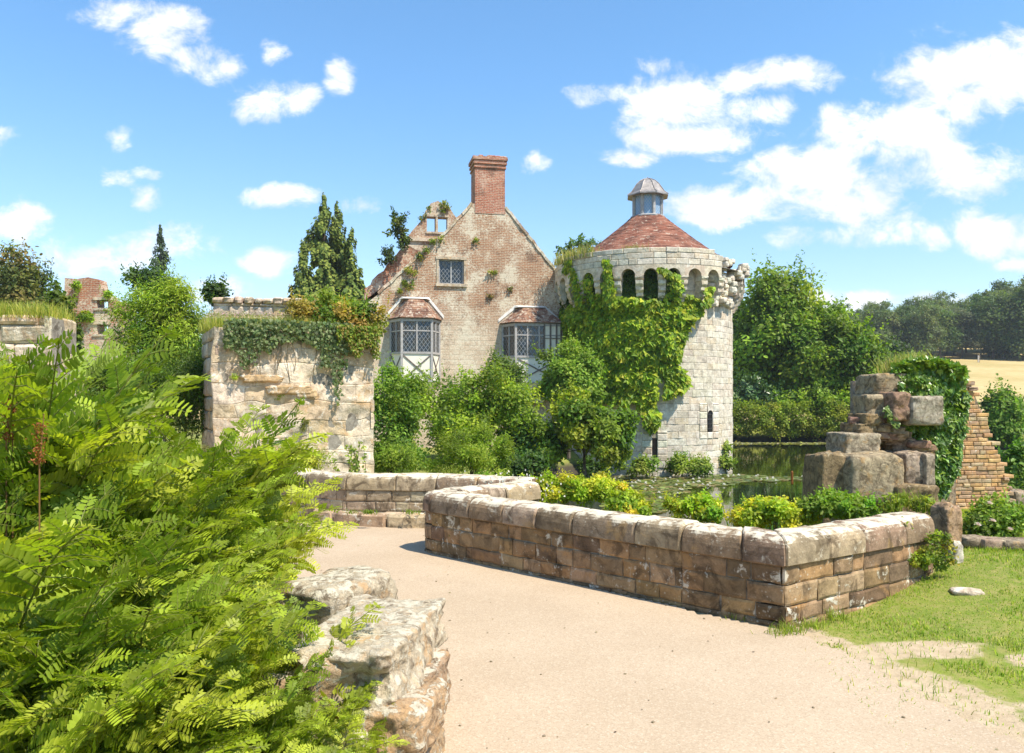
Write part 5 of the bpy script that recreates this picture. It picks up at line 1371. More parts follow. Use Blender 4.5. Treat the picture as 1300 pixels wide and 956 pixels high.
sh('willow_bush', 'light green bush on the shore right of the stone ruin', 1268, 540, 60, 95, 45.5, 44, .7, 9500, .24, [(.1, .17, .02), (.15, .22, .03), (.07, .12, .016)], zb=-.3)
sh('willow_bush', 'darker bush behind the light one at the right edge', 1305, 545, 60, 70, 47, 30, .7, 6000, .24, TG, zb=-.3)
sh('waterside_plant', 'leafy green plant in front of the water at the far right edge', 1296, 590, 34, 46, 13.5, 14, .16, 1600, .09, [(.1, .18, .03), (.14, .22, .04)], zb=-.2, cat='plant', tr_=.015)

# woodland beyond the field: five tree shapes copied over the hill
random.seed(11); rng = np.random.default_rng(11)
protos = []
WP = [[(.075, .11, .028), (.095, .13, .032)], [(.10, .13, .042), (.12, .15, .05)], [(.06, .09, .026), (.08, .11, .03)], [(.12, .145, .05), (.09, .115, .038)], [(.08, .12, .026), (.11, .15, .03)], [(.125, .14, .07), (.095, .11, .05)]]
for i in range(6):
    c = np.array([0, 0, 9.0]); r = (5.6+.6*(i % 3), 5.6, 8.2-.5*(i % 2))
    root = empty('woodland_tree', (0, 0, 0), 'tree in the wood', 'tree', 'woodland trees on the hill beyond the field')
    mb = MB(); K, _ = crown(mb, c, r, 70, 1.9, 9000, .62, WP[i], 'oval', noise=.45, surf=.7, full=.6)
    mb.build('crown', M['leaf'], root, (0, 0, 0))
    mb = MB(); limbs(mb, (0, 0, -.5), K, .3, (0, 0, 15), 8, (1, 1, 1)); mb.build('trunk', M['bark'], root, (0, 0, 0))
    protos.append(root)
spots = []
for row, (dd, p0, p1, st) in enumerate(((188, 1085, 1340, 27), (200, 1062, 1350, 24), (216, 1050, 1360, 24), (236, 1060, 1370, 26), (262, 1060, 1380, 28))):
    px = p0
    while px < p1: spots.append((px+random.uniform(-6, 6), dd+random.uniform(-5, 5), row)); px += st*random.uniform(.8, 1.2)
for (px, dd) in ((-60, 95), (-20, 88), (15, 96), (48, 92), (10, 110), (-40, 120), (80, 130), (110, 140), (150, 150)): spots.append((px, dd, -1))
for i, (px, dd, row) in enumerate(spots):
    k = i % 6
    o = protos[i] if i < 6 else copy_tree(protos[k])
    x = (px-HX)/F*dd
    o.location = (x, dd, float(ground(np.array([[x]]), np.array([[dd]]))[0, 0]))
    q = random.uniform(.85, 1.15); 
    if row == -1: q *= {95: .8, 88: .8, 96: .72, 92: .62}.get(dd, .55)
    if row >= 0: q *= float(np.interp(px, [1060, 1180, 1300], [.62, .74, 1.05]))
    o.scale = (q, q, q*random.uniform(.85, 1.12)); o.rotation_euler = (0, 0, random.uniform(0, 6.28))
    if row == -1: o['group'] = 'trees beyond the ruins on the left'; o['label'] = 'dense green tree of the belt behind the left hand ruins'
    elif row == 0: o['group'] = 'front row of the wood along the top of the field'; o['label'] = 'leafy tree in the front row of the wood along the top of the dry field'
    else: o['label'] = 'tree standing deeper in the grey green wood on the hill'

# conifers
def conifer(name, label, base, H, R, n, pal, seed, lean=0., group=None, gap=.0):
    rr_ = np.random.default_rng(seed)
    root = empty(name, base, label, 'tree', group); b = np.array(base, float)
    mb = MB(); br = MB()
    nl = int(H*9)
    tube(br, [b, b+[lean*.5, 0, H*.5], b+[lean, 0, H*.97]], [H*.022, H*.014, .02], 7)
    for i in range(nl):
        t = (i+rr_.random())/nl; z = H*(.06+.94*t)
        L0 = R*(1-t)**.85*(.55+.65*rr_.random())*(1+.12*math.sin(t*21+seed))+.12
        az = rr_.uniform(0, 2*PI); m_ = max(14, int(n/nl*(L0/R+.25)))
        u_ = rr_.random(m_)**.6
        dirv = np.array([math.cos(az), math.sin(az), 0]); sid = np.array([-math.sin(az), math.cos(az), 0])
        P = b+[lean*t, 0, z]+dirv*(u_*L0)[:, None]+sid*(rr_.normal(0, .16, m_)*L0*(1.1-u_))[:, None]+np.array([0, 0, 1])*(-.28*u_**1.6*L0+.12*u_*L0+rr_.normal(0, .2, m_))[:, None]
        D = dirv*.8+sid*rr_.normal(0, .6, (m_, 1))+np.array([0, 0, -.75])+rr_.normal(0, .25, (m_, 3))
        Nn = dirv*.9+np.array([0, 0, .8])+rr_.normal(0, .4, (m_, 3))
        pc = np.asarray(pal)[rr_.integers(0, len(pal), m_)]*(1+rr_.normal(0, .2, (m_, 1)))
        leaves(mb, P, D, Nn, rr_.uniform(.22, .48, m_)*min(1, .4+L0/R), 'spray', np.clip(pc, .004, .9))
        if i % 2 == 0: tube(br, [b+[lean*t, 0, z], b+[lean*t, 0, z]+dirv*L0*.8+[0, 0, -.1*L0]], [.05*(1-t)+.012, .008], 4)
    mb.build('crown', M['needle'], root, b); br.build('trunk', M['bark'], root, b)
    return root
CP = [(.13, .18, .032), (.17, .21, .034), (.21, .235, .04), (.09, .135, .026)]
def cn(px, ytop, d, ybase=440): 
    p = at(px, ytop, d); return (p[0], d, -.3), p[2]+.3
b, H = cn(412, 250, 62); conifer('conifer', 'tallest conifer of the group above the ruin, with a slender spire', b, H, 4.4, 40000, CP, 3)
b, H = cn(429, 260, 63); conifer('conifer', 'second spire of the conifers, just right of the tallest', b, H, 3.0, 26000, CP, 4)
b, H = cn(385, 310, 60); conifer('conifer', 'shorter conifer at the left of the group above the ruin', b, H, 2.3, 20000, CP, 5)
b, H = cn(446, 292, 61); conifer('conifer', 'rightmost lower conifer next to the gabled house', b, H, 2.9, 22000, CP, 6)
b, H = cn(204, 288, 85); conifer('conifer', 'lone dark conifer above the big pale green bush', b, H, 3.4, 20000, [(.035, .06, .028), (.05, .08, .034), (.07, .1, .036)], 9)

# ---------------------------------------------------------------- trees and growth on the left
sh('broadleaf_tree', 'brownish green tree at the far left edge of the sky', 14, 372, 90, 130, 42, 40, .9, 11000, .2, [(.10, .12, .03), (.14, .15, .035), (.18, .15, .04), (.07, .1, .025)], zb=-.3, cat='tree', tr_=.25, noise=.4)
sh('broadleaf_tree', 'thin crowned dark tree left of the red brick ruin', 48, 388, 60, 90, 44, 30, .6, 4500, .19, [(.05, .07, .02), (.07, .09, .025)], zb=-.3, cat='tree', tr_=.2, noise=.4)
EL_ = [(.22, .28, .02), (.28, .33, .025), (.16, .22, .018), (.11, .17, .016)]
sh('wisteria_bush', 'big rounded pale green bush filling the gap left of the ruin', 210, 435, 136, 185, 20.5, 110, .42, 30000, .12, EL_, 'long', zb=-.2, noise=.35, droop=.5)
sh('shrub', 'dark small bush peeping over the big bush towards the ruin', 272, 376, 36, 34, 23, 10, .25, 1800, .1, DG, zb=-.2)
sh('shrub', 'dark rounded bush under the lone conifer', 190, 358, 60, 26, 30, 14, .4, 2500, .13, DG, zb=-.2)
sh('climbing_ivy', 'column of green ivy swallowing a ruin wall at the far left', 76, 425, 48, 120, 21, 60, .3, 11000, .11, [(.09, .14, .016), (.14, .19, .02), (.06, .1, .014)], 'ivy', zb=-.2, cat='climbing plant')
sh('shrub', 'broad green undergrowth below the red brick ruin', 130, 492, 170, 80, 15, 70, .3, 15000, .085, [(.1, .16, .018), (.15, .21, .02), (.07, .12, .016)], 'long', zb=-.2, noise=.35)
sh('shrub', 'leafy green undergrowth against the left side of the ivy topped ruin', 235, 505, 90, 120, 15.5, 50, .3, 10000, .085, [(.09, .15, .018), (.13, .19, .02), (.06, .1, .014)], 'long', zb=-.2, noise=.35)
# ---------------------------------------------------------------- gatehouse ruin with ivy on top
random.seed(91); rng = np.random.default_rng(91)
PA = math.radians(27); PO = np.array([-5.32, 14.0]); pX = np.array([math.cos(PA), math.sin(PA)]); pN = np.array([math.sin(PA), -math.cos(PA)])
PL = 2.96; PT = 3.12
def pf(u, v, w):
    # the face bows outwards a little
    u = np.asarray(u, float); w = np.asarray(w, float)+.12*np.sin(np.clip(u/PL, 0, 1)*PI)
    xy = PO+u[:, None]*pX+w[:, None]*pN; return np.stack([xy[:, 0], xy[:, 1], np.asarray(v, float)], 1)
def pl_(u, v, w):
    u = np.asarray(u, float); w = np.asarray(w, float)
    xy = PO+(2.0-u)[:, None]*(-pN)-w[:, None]*pX; return np.stack([xy[:, 0], xy[:, 1], np.asarray(v, float)], 1)
def pr_(u, v, w):
    xy = PO+PL*pX-np.asarray(u)[:, None]*pN+np.asarray(w)[:, None]*pX; return np.stack([xy[:, 0], xy[:, 1], np.asarray(v, float)], 1)
gate = empty('gatehouse_ruin', (*PO, -.4), 'squat pale stone ruin block topped with grass and trailing ivy behind the far parapet', 'ruin')
go = (*PO, -.4)
mb = MB()
ptop = lambda u: PT+.05*math.sin(u*3.1)
PC = [(.60, .50, .37), (.65, .55, .42), (.56, .45, .31), (.60, .47, .31), (.63, .53, .4)]
solid(mb, pf, PL-.06, -.6, PT-.02, -.04, -1.9, nu=12, mi=1, u0=.06)
masonry(mb, pf, PL, -.5, PT, (.24, .40), (.4, .85), PC, k=14, cw=.016, ch=.009, amp=.085, ns=2.6, wj=.008, joint=.0, cont=True, hv=.02, var=.07)
masonry(mb, pl_, 2.0, -.5, PT, (.26, .40), (.45, .9), [(.5, .41, .3), (.56, .46, .34)], k=7, cw=.04, ch=.03, amp=.03, ns=4, wj=.02)
masonry(mb, pr_, 2.0, -.5, PT, (.26, .40), (.45, .9), PC, k=4, cw=.04, ch=.03, amp=.02, ns=4)
for (u, z, a, b, c_) in ((.85, 2.20, .38, .07, .07), (1.3, 1.99, .40, .09, .08), (1.62, 1.92, .2, .08, .07)):
    p = pf(np.array([u]), np.array([z]), np.array([.02]))[0]; rock(mb, p, (a, b, c_), int(u*10), 14, (.54, .38, .21), .45, PA, .3)
mb.build('masonry', [M['pier'], M['mortar']], gate, go)
def on_pier(n, dens):
    u = rng.uniform(-.05, PL+.05, n); v = rng.uniform(.4, PT+.15, n); k = dens(u, v) > rng.random(n); return u[k], v[k]
IVB = [(.10, .14, .055), (.14, .18, .075), (.07, .11, .035), (.2, .23, .1), (.12, .15, .05)]
def dens(u, v):
    t = u/PL; low = PT-(.38+.18*np.sin(t*9)+.35*(np.abs(t-.72) < .09)+.22*(np.abs(t-.2) < .05)+.7*sstep(.05, 0, np.abs(t-.74))+.25*fbm(np.stack([u*3.5, 0*u, 0*u+2], 1), 2))
    return (v > low)*(t < .84)*(.45+.55*(v > PT-.35))*(t > .06)
u, v = on_pier(17000, dens); n = len(u)
P = pf(u, v, .04+.14*rng.random(n)); N3 = np.array([*pN, .35])
mb = MB(); leaves(mb, P, np.array([0, 0, -1.])+rng.normal(0, .55, (n, 3)), N3+rng.normal(0, .4, (n, 3)), rng.uniform(.035, .075, n), 'ivy', leafcol(IVB, n))
for k in range(9):
    u0 = rng.uniform(.5, PL-.5); l = rng.uniform(.5, 1.2); pts = pf(u0+.04*np.sin(np.arange(6)+k), PT-np.arange(6)/5*l, np.full(6, .05)); tube(mb, pts, .006, 4, (.2, .15, .08))
tag(mb.build('trailing_ivy', M['leaf'], None, (*(PO+pX*1.3), PT)), 'grey green ivy hanging over the front of the squat gatehouse ruin', 'climbing plant')
mb = MB(); n = 9000
u = rng.uniform(-.1, PL+.1, n); ww = -rng.uniform(-.08, 1.6, n)
P = pf(u, np.full(n, PT-.02), ww)
blades(mb, P, rng.uniform(.12, .34, n), .007, .4, [(.2, .24, .03), (.3, .3, .05), (.38, .34, .09), (.14, .19, .02)])
tag(mb.build('wall_grass', M['leaf'], None, (*(PO+pX*1.3), PT)), 'yellow green grass growing along the top of the gatehouse ruin', 'grass', kind='stuff')
mb = MB(); n = 2600
u = rng.uniform(.0, 1.9, n); ww = -rng.uniform(.6, 1.5, n); P = pf(u, PT+rng.uniform(.1, .36, n), ww)
leaves(mb, P, rdir(n), rdir(n), .035, 'oval', leafcol([(.62, .38, .42), (.7, .5, .5), (.4, .35, .2), (.2, .24, .05)], n))
blades(mb, P[:900]-[0, 0, .3], .35, .008, .3, [(.2, .22, .05), (.4, .3, .18)])
tag(mb.build('valerian', M['leaf'], None, (*(PO+pX*.4-pN), PT)), 'faded pink flowering valerian on top of the gatehouse ruin', 'flowers')
p = PO+pX*2.45-pN*.5
plant('wall_shrub', 'leafy green shrub spilling over the right corner of the gatehouse ruin', 'shrub', (p[0], p[1], PT), (p[0]-.1, p[1], PT+.22), (.95, .75, .6), 60, .24, 16000, .07, [(.10, .16, .02), (.15, .21, .02), (.22, .25, .03), (.3, .22, .04)], 'oval', noise=.5, tr_=.03, nb=12)
mb = MB(); n = 2500; u = rng.uniform(2.15, 3.0, n); v = PT+.1-rng.random(n)**1.4*(.45+.5*fbm(np.stack([u*4, 0*u, 0*u], 1), 3)); P = pf(u, v, .03+.25*rng.random(n))
leaves(mb, P, np.array([0, 0, -1.])+rng.normal(0, .6, (n, 3)), N3+rng.normal(0, .5, (n, 3)), .06, 'oval', leafcol([(.12, .18, .02), (.2, .24, .03), (.26, .2, .05)], n))
tag(mb.build('trailing_plant', M['leaf'], None, (*(PO+pX*2.6), PT-.3)), 'leafy stems drooping down the right corner of the gatehouse ruin', 'climbing plant')
for (px, py, r, nn, lb, pal) in ((383, 537, .14, 900, 'round brown green tuft growing in the face of the gatehouse ruin', [(.16, .16, .03), (.22, .17, .05)]), (355, 500, .11, 300, 'small yellow green weed under the eroded stone of the gatehouse ruin', YL), (297, 480, .09, 160, 'tiny weed near the top left corner of the gatehouse ruin', YL), (262, 580, .2, 700, 'brown green clump at the left foot of the gatehouse ruin', [(.14, .16, .04), (.2, .2, .06)])):
    ang = (px-HX)/F; dd = (pN@PO)/(pN[0]*ang+pN[1]); q = at(px, py, dd)-np.array([*(-pN), 0])*.12
    mb = MB(); crown(mb, q, (r, r*.7, r*1.2), 8, r*.5, nn, .045, pal, 'long'); tag(mb.build('wall_weed', M['leaf'], None, q), lb, 'weeds')
sh('broom_bush', 'golden yellow feathery plants between the far parapet and the ruin face', 372, 588, 100, 40, 13.4, 44, .16, 6000, .06, [(.34, .34, .03), (.42, .36, .04), (.24, .28, .03)], 'long', noise=.4, zb=-.3, tr_=.01, dy=.3)
mb = MB()
for k in range(9):
    b = at(455, 600, 12.8)+[rng.normal(0, .12), rng.normal(0, .1), -.5]; tp = b+[rng.normal(0, .16), 0, .75+rng.uniform(0, .35)]
    tube(mb, [b, (b+tp)/2+rng.normal(0, .02, 3), tp], [.006, .005, .002], 4, (.2, .2, .05))
    n = 34; t = rng.random(n)*.7+.3; P = b+(tp-b)*t[:, None]; leaves(mb, P, rng.normal(0, 1, (n, 3))+[0, 0, .6], rdir(n)+[0, 0, .5], .065, 'oval', leafcol([(.2, .26, .05), (.28, .32, .06)], n))
tag(mb.build('sapling', M['leaf'], None, at(455, 625, 12.8)), 'thin leafy saplings in front of the right edge of the gatehouse ruin', 'plant')

# ruined walls further left
random.seed(13); rng = np.random.default_rng(13)
def flat(x0, y, ang=0.):
    ca, sa = math.cos(ang), math.sin(ang)
    def f(u, v, w):
        u = np.asarray(u, float); w = np.asarray(w, float)
        return np.stack([x0+u*ca+w*sa, y+u*sa-w*ca, np.asarray(v, float)], 1)
    return f
f1 = flat(-7.4, 19.5, .15)
b1 = empty('ruined_wall', (-7.4, 19.5, -.4), 'low weathered wall with rounded coping stones behind the gatehouse ruin', 'ruin')
mb = MB(); solid(mb, f1, 2.8, -.4, 4.2, -.04, -.7, nu=8, mi=1); masonry(mb, f1, 2.8, -.3, 4.2, (.24, .34), (.35, .6), PC, k=4, amp=.02, cw=.03, ch=.02)
u = 0
while u < 2.75:
    p = f1(np.array([u+.12]), np.array([4.27]), np.array([-.3]))[0]; rock(mb, p, (random.uniform(.1, .17), .4, random.uniform(.08, .13)), int(u*9), 8, jitcol([(.5, .4, .28), (.56, .46, .34)], .2), .3, .15, .5); u += .24
mb.build('masonry', [M['pier'], M['mortar']], b1, (-7.4, 19.5, -.4))
f2 = flat(-8.2, 11.6, .1)
b2 = empty('ruined_wall', (-8.2, 11.6, -.3), 'pale ruined wall with a grassy top at the left edge behind the ferns', 'ruin')
mb = MB(); t2 = lambda u: 3.05+.08*math.sin(u*2); solid(mb, f2, 1.35, -.3, 3.05, 0, -.9, nu=8, mi=1)
L2 = -.05*0+1.62
L2 = 1.35
mb = MB(); f2 = flat(-8.2, 11.6, .12); L2 = 1.32
solid(mb, f2, L2, -.3, 3.05, -.05, -.9, nu=8, mi=1)
masonry(mb, f2, L2, -.3, 3.08, (.26, .4), (.4, .8), PC, k=6, amp=.03, cw=.04, ch=.03, ns=4)
masonry(mb, lambda u, v, w: f2(np.full(len(u), L2)+w, v, -np.asarray(u)), .9, -.3, 3.08, (.26, .4), (.4, .6), PC, k=5, amp=.03, cw=.04, ch=.03, ns=4)
mb.build('masonry', [M['pier'], M['mortar']], b2, (-8.2, 11.6, -.3))
mb = MB(); n = 4200; P = f2(rng.uniform(-.2, L2, n), np.full(n, 3.04), -rng.uniform(-.05, .9, n)); blades(mb, P, rng.uniform(.1, .34, n), .008, .45, [(.24, .27, .03), (.34, .32, .05), (.4, .36, .1), (.14, .19, .02)])
tag(mb.build('wall_grass', M['leaf'], None, (-7.4, 11.6, 3.05)), 'yellow grass on top of the ruined wall at the left edge', 'grass', kind='stuff')
f3 = flat(-18.3, 32, 0.)
b3 = empty('ruined_house', (-18.3, 32, -.3), 'broken red brick and stone house wall with empty window openings at the left', 'ruin')
def F3(px, py): return ((px-HX)/F*32+18.3, CAMZ+(HY-py)/F*32)
o3 = [F3(*p) for p in ((78, 520), (165, 520), (165, 395), (158, 385), (140, 379), (127, 377), (126, 355), (112, 352), (98, 354), (82, 353))]
h1 = (F3(123, 0)[0], F3(137, 0)[0], F3(0, 391)[1], F3(0, 381)[1]); h2 = (F3(121, 0)[0], F3(133, 0)[0], F3(0, 424)[1], F3(0, 412)[1])
class _: pass
mb = MB(); ro3 = rough_edge(o3, .35, .07)
st = clip(ro3, lambda p: h1[0]-p[0]); prism(mb, st, 0, .6); st = clip(ro3, lambda p: p[0]-h1[1]); prism(mb, st, 0, .6)
mid = clip(clip(ro3, lambda p: p[0]-h1[0]), lambda p: h1[1]-p[0])
prism(mb, clip(mid, lambda p: p[1]-h1[3]), 0, .6); prism(mb, clip(clip(mid, lambda p: h1[2]-p[1]), lambda p: p[1]-h2[3]), 0, .6); prism(mb, clip(mid, lambda p: h2[2]-p[1]), 0, .6)
o = mb.build('wall', M['redruin'], b3)
mb = MB()
for h in (h1, h2): hbox(mb, h[0]-.15, h[1]+.25, -.05, .3, h[3]+.0, h[3]+.13, (.62, .52, .4)); hbox(mb, h[0]-.1, h[1]+.1, -.05, .3, h[2]-.1, h[2]-.003, (.62, .52, .4))
mb.build('window_dressing', M['pier'], b3)
b3.location = (-18.3, 32, 0)
tuft('wall_weed', 'green weeds hanging on the front of the broken red brick house', [at(105, 405, 31.8), at(112, 408, 31.8), at(96, 366, 31.8), at(138, 379, 32)], .24, 200, .12, GR)

# ---------------------------------------------------------------- broken stone ruin on the right
random.seed(31); rng = np.random.default_rng(31)
rr0 = at(1100, 690, 9.8); rr0[2] = -.3
ruin = empty('stone_ruin', rr0, 'crumbling stub of big mossy stone blocks stacked in steps, half wrapped in ivy', 'ruin')
mb = MB()
def stone(px0, px1, py0, py1, d, dep, sd, col, rot=.15, amp=.26, bl=.17, k=36):
    c = at((px0+px1)/2, (py0+py1)/2, d+dep); rock(mb, c, ((px1-px0)/2*d/F*.99, dep, (py1-py0)/2*d/F*1.04), sd, k, col, amp, rot, bl)
S1, S2, S3 = (.42, .34, .22), (.30, .22, .12), (.36, .23, .16)
stone(1096, 1143, 475, 503, 9.9, .26, 1, S1, .1); stone(1090, 1124, 501, 530, 9.8, .25, 2, S1, -.05); stone(1138, 1183, 503, 539, 9.6, .3, 3, (.5, .44, .34), .12, .16)
stone(1117, 1146, 498, 534, 9.62, .25, 23, S3); stone(1085, 1108, 525, 540, 9.7, .2, 4, S2); stone(1076, 1102, 537, 551, 9.7, .22, 5, S2); stone(1057, 1107, 549, 577, 9.6, .28, 6, (.46, .39, .28), .1)
stone(1029, 1064, 576, 720, 9.5, .30, 7, S2, .05, .2); stone(1060, 1138, 573, 640, 9.35, .32, 8, S1, .08, .2, .28, 28); stone(1058, 1134, 628, 720, 9.45, .34, 9, S2, .08, .35, .4, 26)
stone(1132, 1163, 573, 618, 9.45, .28, 10, (.42, .33, .25), .1); stone(1158, 1172, 574, 616, 9.4, .26, 11, (.44, .36, .27), .1, .1); stone(1116, 1176, 612, 650, 9.35, .32, 12, S2, .1); stone(1120, 1182, 640, 705, 9.4, .34, 13, S2, .1, .35, .4)
for k in range(70):
    t = random.random(); px = 1098+t*66+random.uniform(-6, 6); py = 533+t*38+random.uniform(-6, 10)
    w_ = random.uniform(9, 20); stone(px-w_, px+w_, py-4.5, py+4.5, 9.75+random.uniform(0, .25), .16, 40+k, jitcol([(.36, .22, .15), (.3, .22, .15), (.38, .28, .18)], .2), random.uniform(-.3, .3), .3, .2, 14)
RC = flat(4.75, 10.2, .2)
solid(mb, RC, 1.15, -.6, 2.06, 0, -.6, nu=6, nv=4, mi=0, col=(.38, .3, .22), top=lambda u: 2.12-.0*u)
mb.build('block', [M['ruin'], M['mortar']], ruin, rr0, smooth=True)
# ivy
mb = MB(); IVP = [(1143, 476), (1150, 468), (1170, 463), (1200, 470), (1222, 484), (1229, 502), (1226, 530), (1220, 560), (1219, 585), (1210, 610), (1202, 630), (1182, 624), (1172, 600), (1174, 575), (1167, 556), (1152, 545), (1138, 548), (1126, 534), (1128, 524), (1142, 534)]
n = 15000; px = rng.uniform(1110, 1240, n); py = rng.uniform(455, 640, n); q = np.stack([px/14., py/14., 0*px], 1)
m = inpoly(px+4*fbm(q, 2), py+4*fbm(q+9, 2), IVP); px, py = px[m], py[m]; n = len(px)
lump = .5+.5*fbm(np.stack([px/22., py/16., 0*px+3], 1), 3)
d_ = 10.02+(px-1130)/100*.22-.30*lump*rng.random(n)**.3-.05*sstep(1150, 1190, px); P = np.stack([(px-HX)/F*d_, d_, CAMZ+(HY-py)/F*d_], 1)
leaves(mb, P, np.array([.1, -.1, -1.])+rng.normal(0, .5, (n, 3)), np.array([.2, -1., .6])+rng.normal(0, .42, (n, 3)), rng.uniform(.05, .10, n), 'ivy', leafcol([(.07, .14, .018), (.1, .18, .02), (.05, .1, .014), (.16, .23, .03)], n))
n = 3500; px = rng.uniform(1135, 1226, n); d_ = rng.uniform(9.9, 10.7, n); P = np.stack([(px-HX)/F*d_, d_, 2.1+.14*np.sin((px-1120)/110*PI)+rng.uniform(-.03, .1, n)], 1)
leaves(mb, P, rdir(n), np.array([0, 0, 1.])+rng.normal(0, .4, (n, 3)), .08, 'ivy', leafcol([(.1, .18, .02), (.16, .23, .03)], n))
n = 500; px = rng.uniform(1100, 1140, n); py = 500+(px-1100)*1.0+rng.uniform(-10, 30, n); d_ = 9.65+0*px; P = np.stack([(px-HX)/F*d_, d_, CAMZ+(HY-py)/F*d_], 1)
leaves(mb, P[inpoly(px, py, [(1120, 505), (1135, 510), (1145, 545), (1130, 535)])], np.array([[0, 0, -1.]])+rng.normal(0, .5, (int(inpoly(px, py, [(1120, 505), (1135, 510), (1145, 545), (1130, 535)]).sum()), 3)), np.array([[0, -1, .4]]), .07, 'ivy', (.14, .2, .03))
tag(mb.build('ivy', M['leaf_gloss'], None, (5.4, 10., -.2)), 'thick glossy green ivy wrapping the crumbling stone stub on the right', 'climbing plant')
tuft('wall_grass', 'dry grass tuft on top of the ivy covered stone stub', [at(1150, 468, 10.3), at(1163, 466, 10.3), at(1135, 474, 10.3)], .2, 0, .1, [(.3, .28, .08), (.2, .24, .05), (.4, .34, .14)], bl=160, blh=.22, cat='grass')
tuft('wall_weed', 'grassy weeds at the foot of the big mossy block behind the corner wall', [at(1130, 648, 9.0), at(1150, 642, 9.0), at(1165, 648, 8.9), at(1180, 650, 8.8)], .13, 150, .05, [(.16, .22, .02), (.24, .26, .04)], bl=70, blh=.2)
# raking brick remnant
br = empty('brick_ruin', (6.4, 11.2, -.1), 'orange brick wall remnant with a jagged sloping right edge beyond the ivy', 'ruin')
BF = flat(6.1, 11.0, .12)
def B3(px, py): return ((px-HX)/F*11.0-6.1, CAMZ+(HY-py)/F*11.05)
bpoly = [B3(*p) for p in ((1196, 690), (1206, 600), (1216, 540), (1222, 500), (1229, 484), (1236, 487), (1250, 512), (1262, 545), (1270, 572), (1280, 594), (1290, 618), (1290, 640), (1298, 660), (1300, 690))]
mb = MB()
xs_ = [p[0] for p in bpoly]
def bskip(s_, e, v0, v1): return not bool(inpoly(np.array([(s_+e)/2+random.uniform(-.05, .05)]), np.array([(v0+v1)/2]), bpoly)[0])
masonry(mb, BF, max(xs_)+.1, -.15, 2.1, (.052, .062), (.09, .2), [(.62, .37, .17), (.56, .33, .17), (.56, .42, .27), (.64, .42, .21), (.5, .34, .22)], k=3, cw=.01, ch=.006, amp=.006, ns=14, wj=.008, joint=.006, skip=bskip, skirt=.3, u_start=min(xs_)-.1, var=.12)
inn = [((x-np.mean(xs_))*.82+np.mean(xs_)-.02, z-.06) for x, z in bpoly]
V = [BF(np.array([x]), np.array([z]), np.array([w_]))[0] for w_ in (-.02, -.5) for x, z in inn]
from mathutils.geometry import tessellate_polygon
tri = tessellate_polygon([[Vector((x, z, 0)) for x, z in inn]]); k_ = len(inn)
mb.add(V, [t for t in tri]+[(t[0]+k_, t[2]+k_, t[1]+k_) for t in tri], (.42, .33, .22), mi=1); mb.add(V, [((i+1) % k_, i, i+k_, (i+1) % k_+k_) for i in range(k_)], (.42, .33, .22), mi=1)
for k in range(34):
    i = random.randrange(4, 12); a_, b_ = np.array(bpoly[i]), np.array(bpoly[i+1]); q = a_+(b_-a_)*random.random(); p = BF(np.array([q[0]-.03]), np.array([q[1]]), np.array([random.uniform(-.3, 0)]))[0]
    rock(mb, p, (random.uniform(.04, .08), .07, random.uniform(.022, .035)), k, 8, jitcol([(.36, .26, .19), (.44, .32, .22)], .2), .4, random.uniform(-.4, .4), .25)
o = mb.build('brickwork', [M['ruin2'] if 'ruin2' in M else M['pier'], M['mortar']], br, (6.4, 11.2, -.1))
# broken post and kerb stones
gz = lambda x, y: float(ground(np.array([[x]]), np.array([[y]]))[0, 0])
mb = MB(); stone(1189, 1214, 640, 695, 7.75, .13, 71, (.48, .32, .2), .2, .3, .35); mbp = mb
post = empty('stone_post', at(1203, 715, 7.8), 'leaning broken stone gatepost at the right end of the near parapet', 'post')
mb.build('upper_block', M['ruin'], post, post.location, smooth=True)
mb = MB(); stone(1202, 1217, 686, 726, 7.7, .1, 72, (.62, .56, .46), .15, .2, .35); mb.build('lower_slab', M['coping'], post, post.location, smooth=True)
kp = [(1216, 690, 8.5), (1236, 697, 8.35), (1258, 702, 8.25), (1282, 705, 8.2), (1308, 706, 8.2), (1335, 706, 8.2)]
kerb = empty('kerb_wall', at(1216, 712, 8.5), 'low curved edging of flat brown stones in the grass below the rose bush', 'kerb')
mb = MB()
for k, (px, py, d) in enumerate(kp):
    c = at(px, py+3, d); c[2] = max(c[2], gz(c[0], c[1])+.05); rock(mb, c, (.13, .14, .055), k+3, 12, jitcol([(.4, .3, .22)], .15), .25, -.2+.05*k, .35); rock(mb, c-[0, -.02, .11], (.12, .13, .07), k+13, 10, jitcol([(.32, .25, .18)], .15), .25, -.2, .35)
mb.build('edging', M['ruin'], kerb, kerb.location, smooth=True)
c = at(1228, 742, 6.95); c[2] = gz(c[0], c[1])+.0
mb = MB(); rock(mb, c, (.13, .09, .03), 4, 14, (.55, .45, .33), .4, -.3, .6); tag(mb.build('flat_stone', M['pier'], None, c, smooth=True), 'flat pale stone lying in the lawn', 'stone')
root = sh('rose_bush', 'loose green rose bush with a few pale blooms below the orange brick ruin', 1262, 662, 78, 52, 9.1, 34, .14, 6500, .05, [(.13, .2, .02), (.2, .26, .03), (.09, .15, .02)], zb=.1, tr_=.01, nb=12, noise=.5)
for (px, py) in ((1241, 667), (1260, 662), (1282, 673), (1256, 640)):
    mb = MB(); c = at(px, py, 8.75)
    for k in range(16):
        a = k*2.4; t = .2+.08*k; D = np.array([[math.cos(a)*math.cos(t), math.sin(a)*math.cos(t)-.5, math.sin(t)]])
        leaves(mb, c[None], D, np.array([[0, 0, 1.]])+rng.normal(0, .3, (1, 3)), .042, 'oval', (.82, .68, .6))
    mb.build('bloom', M['petal'], root, root.location)
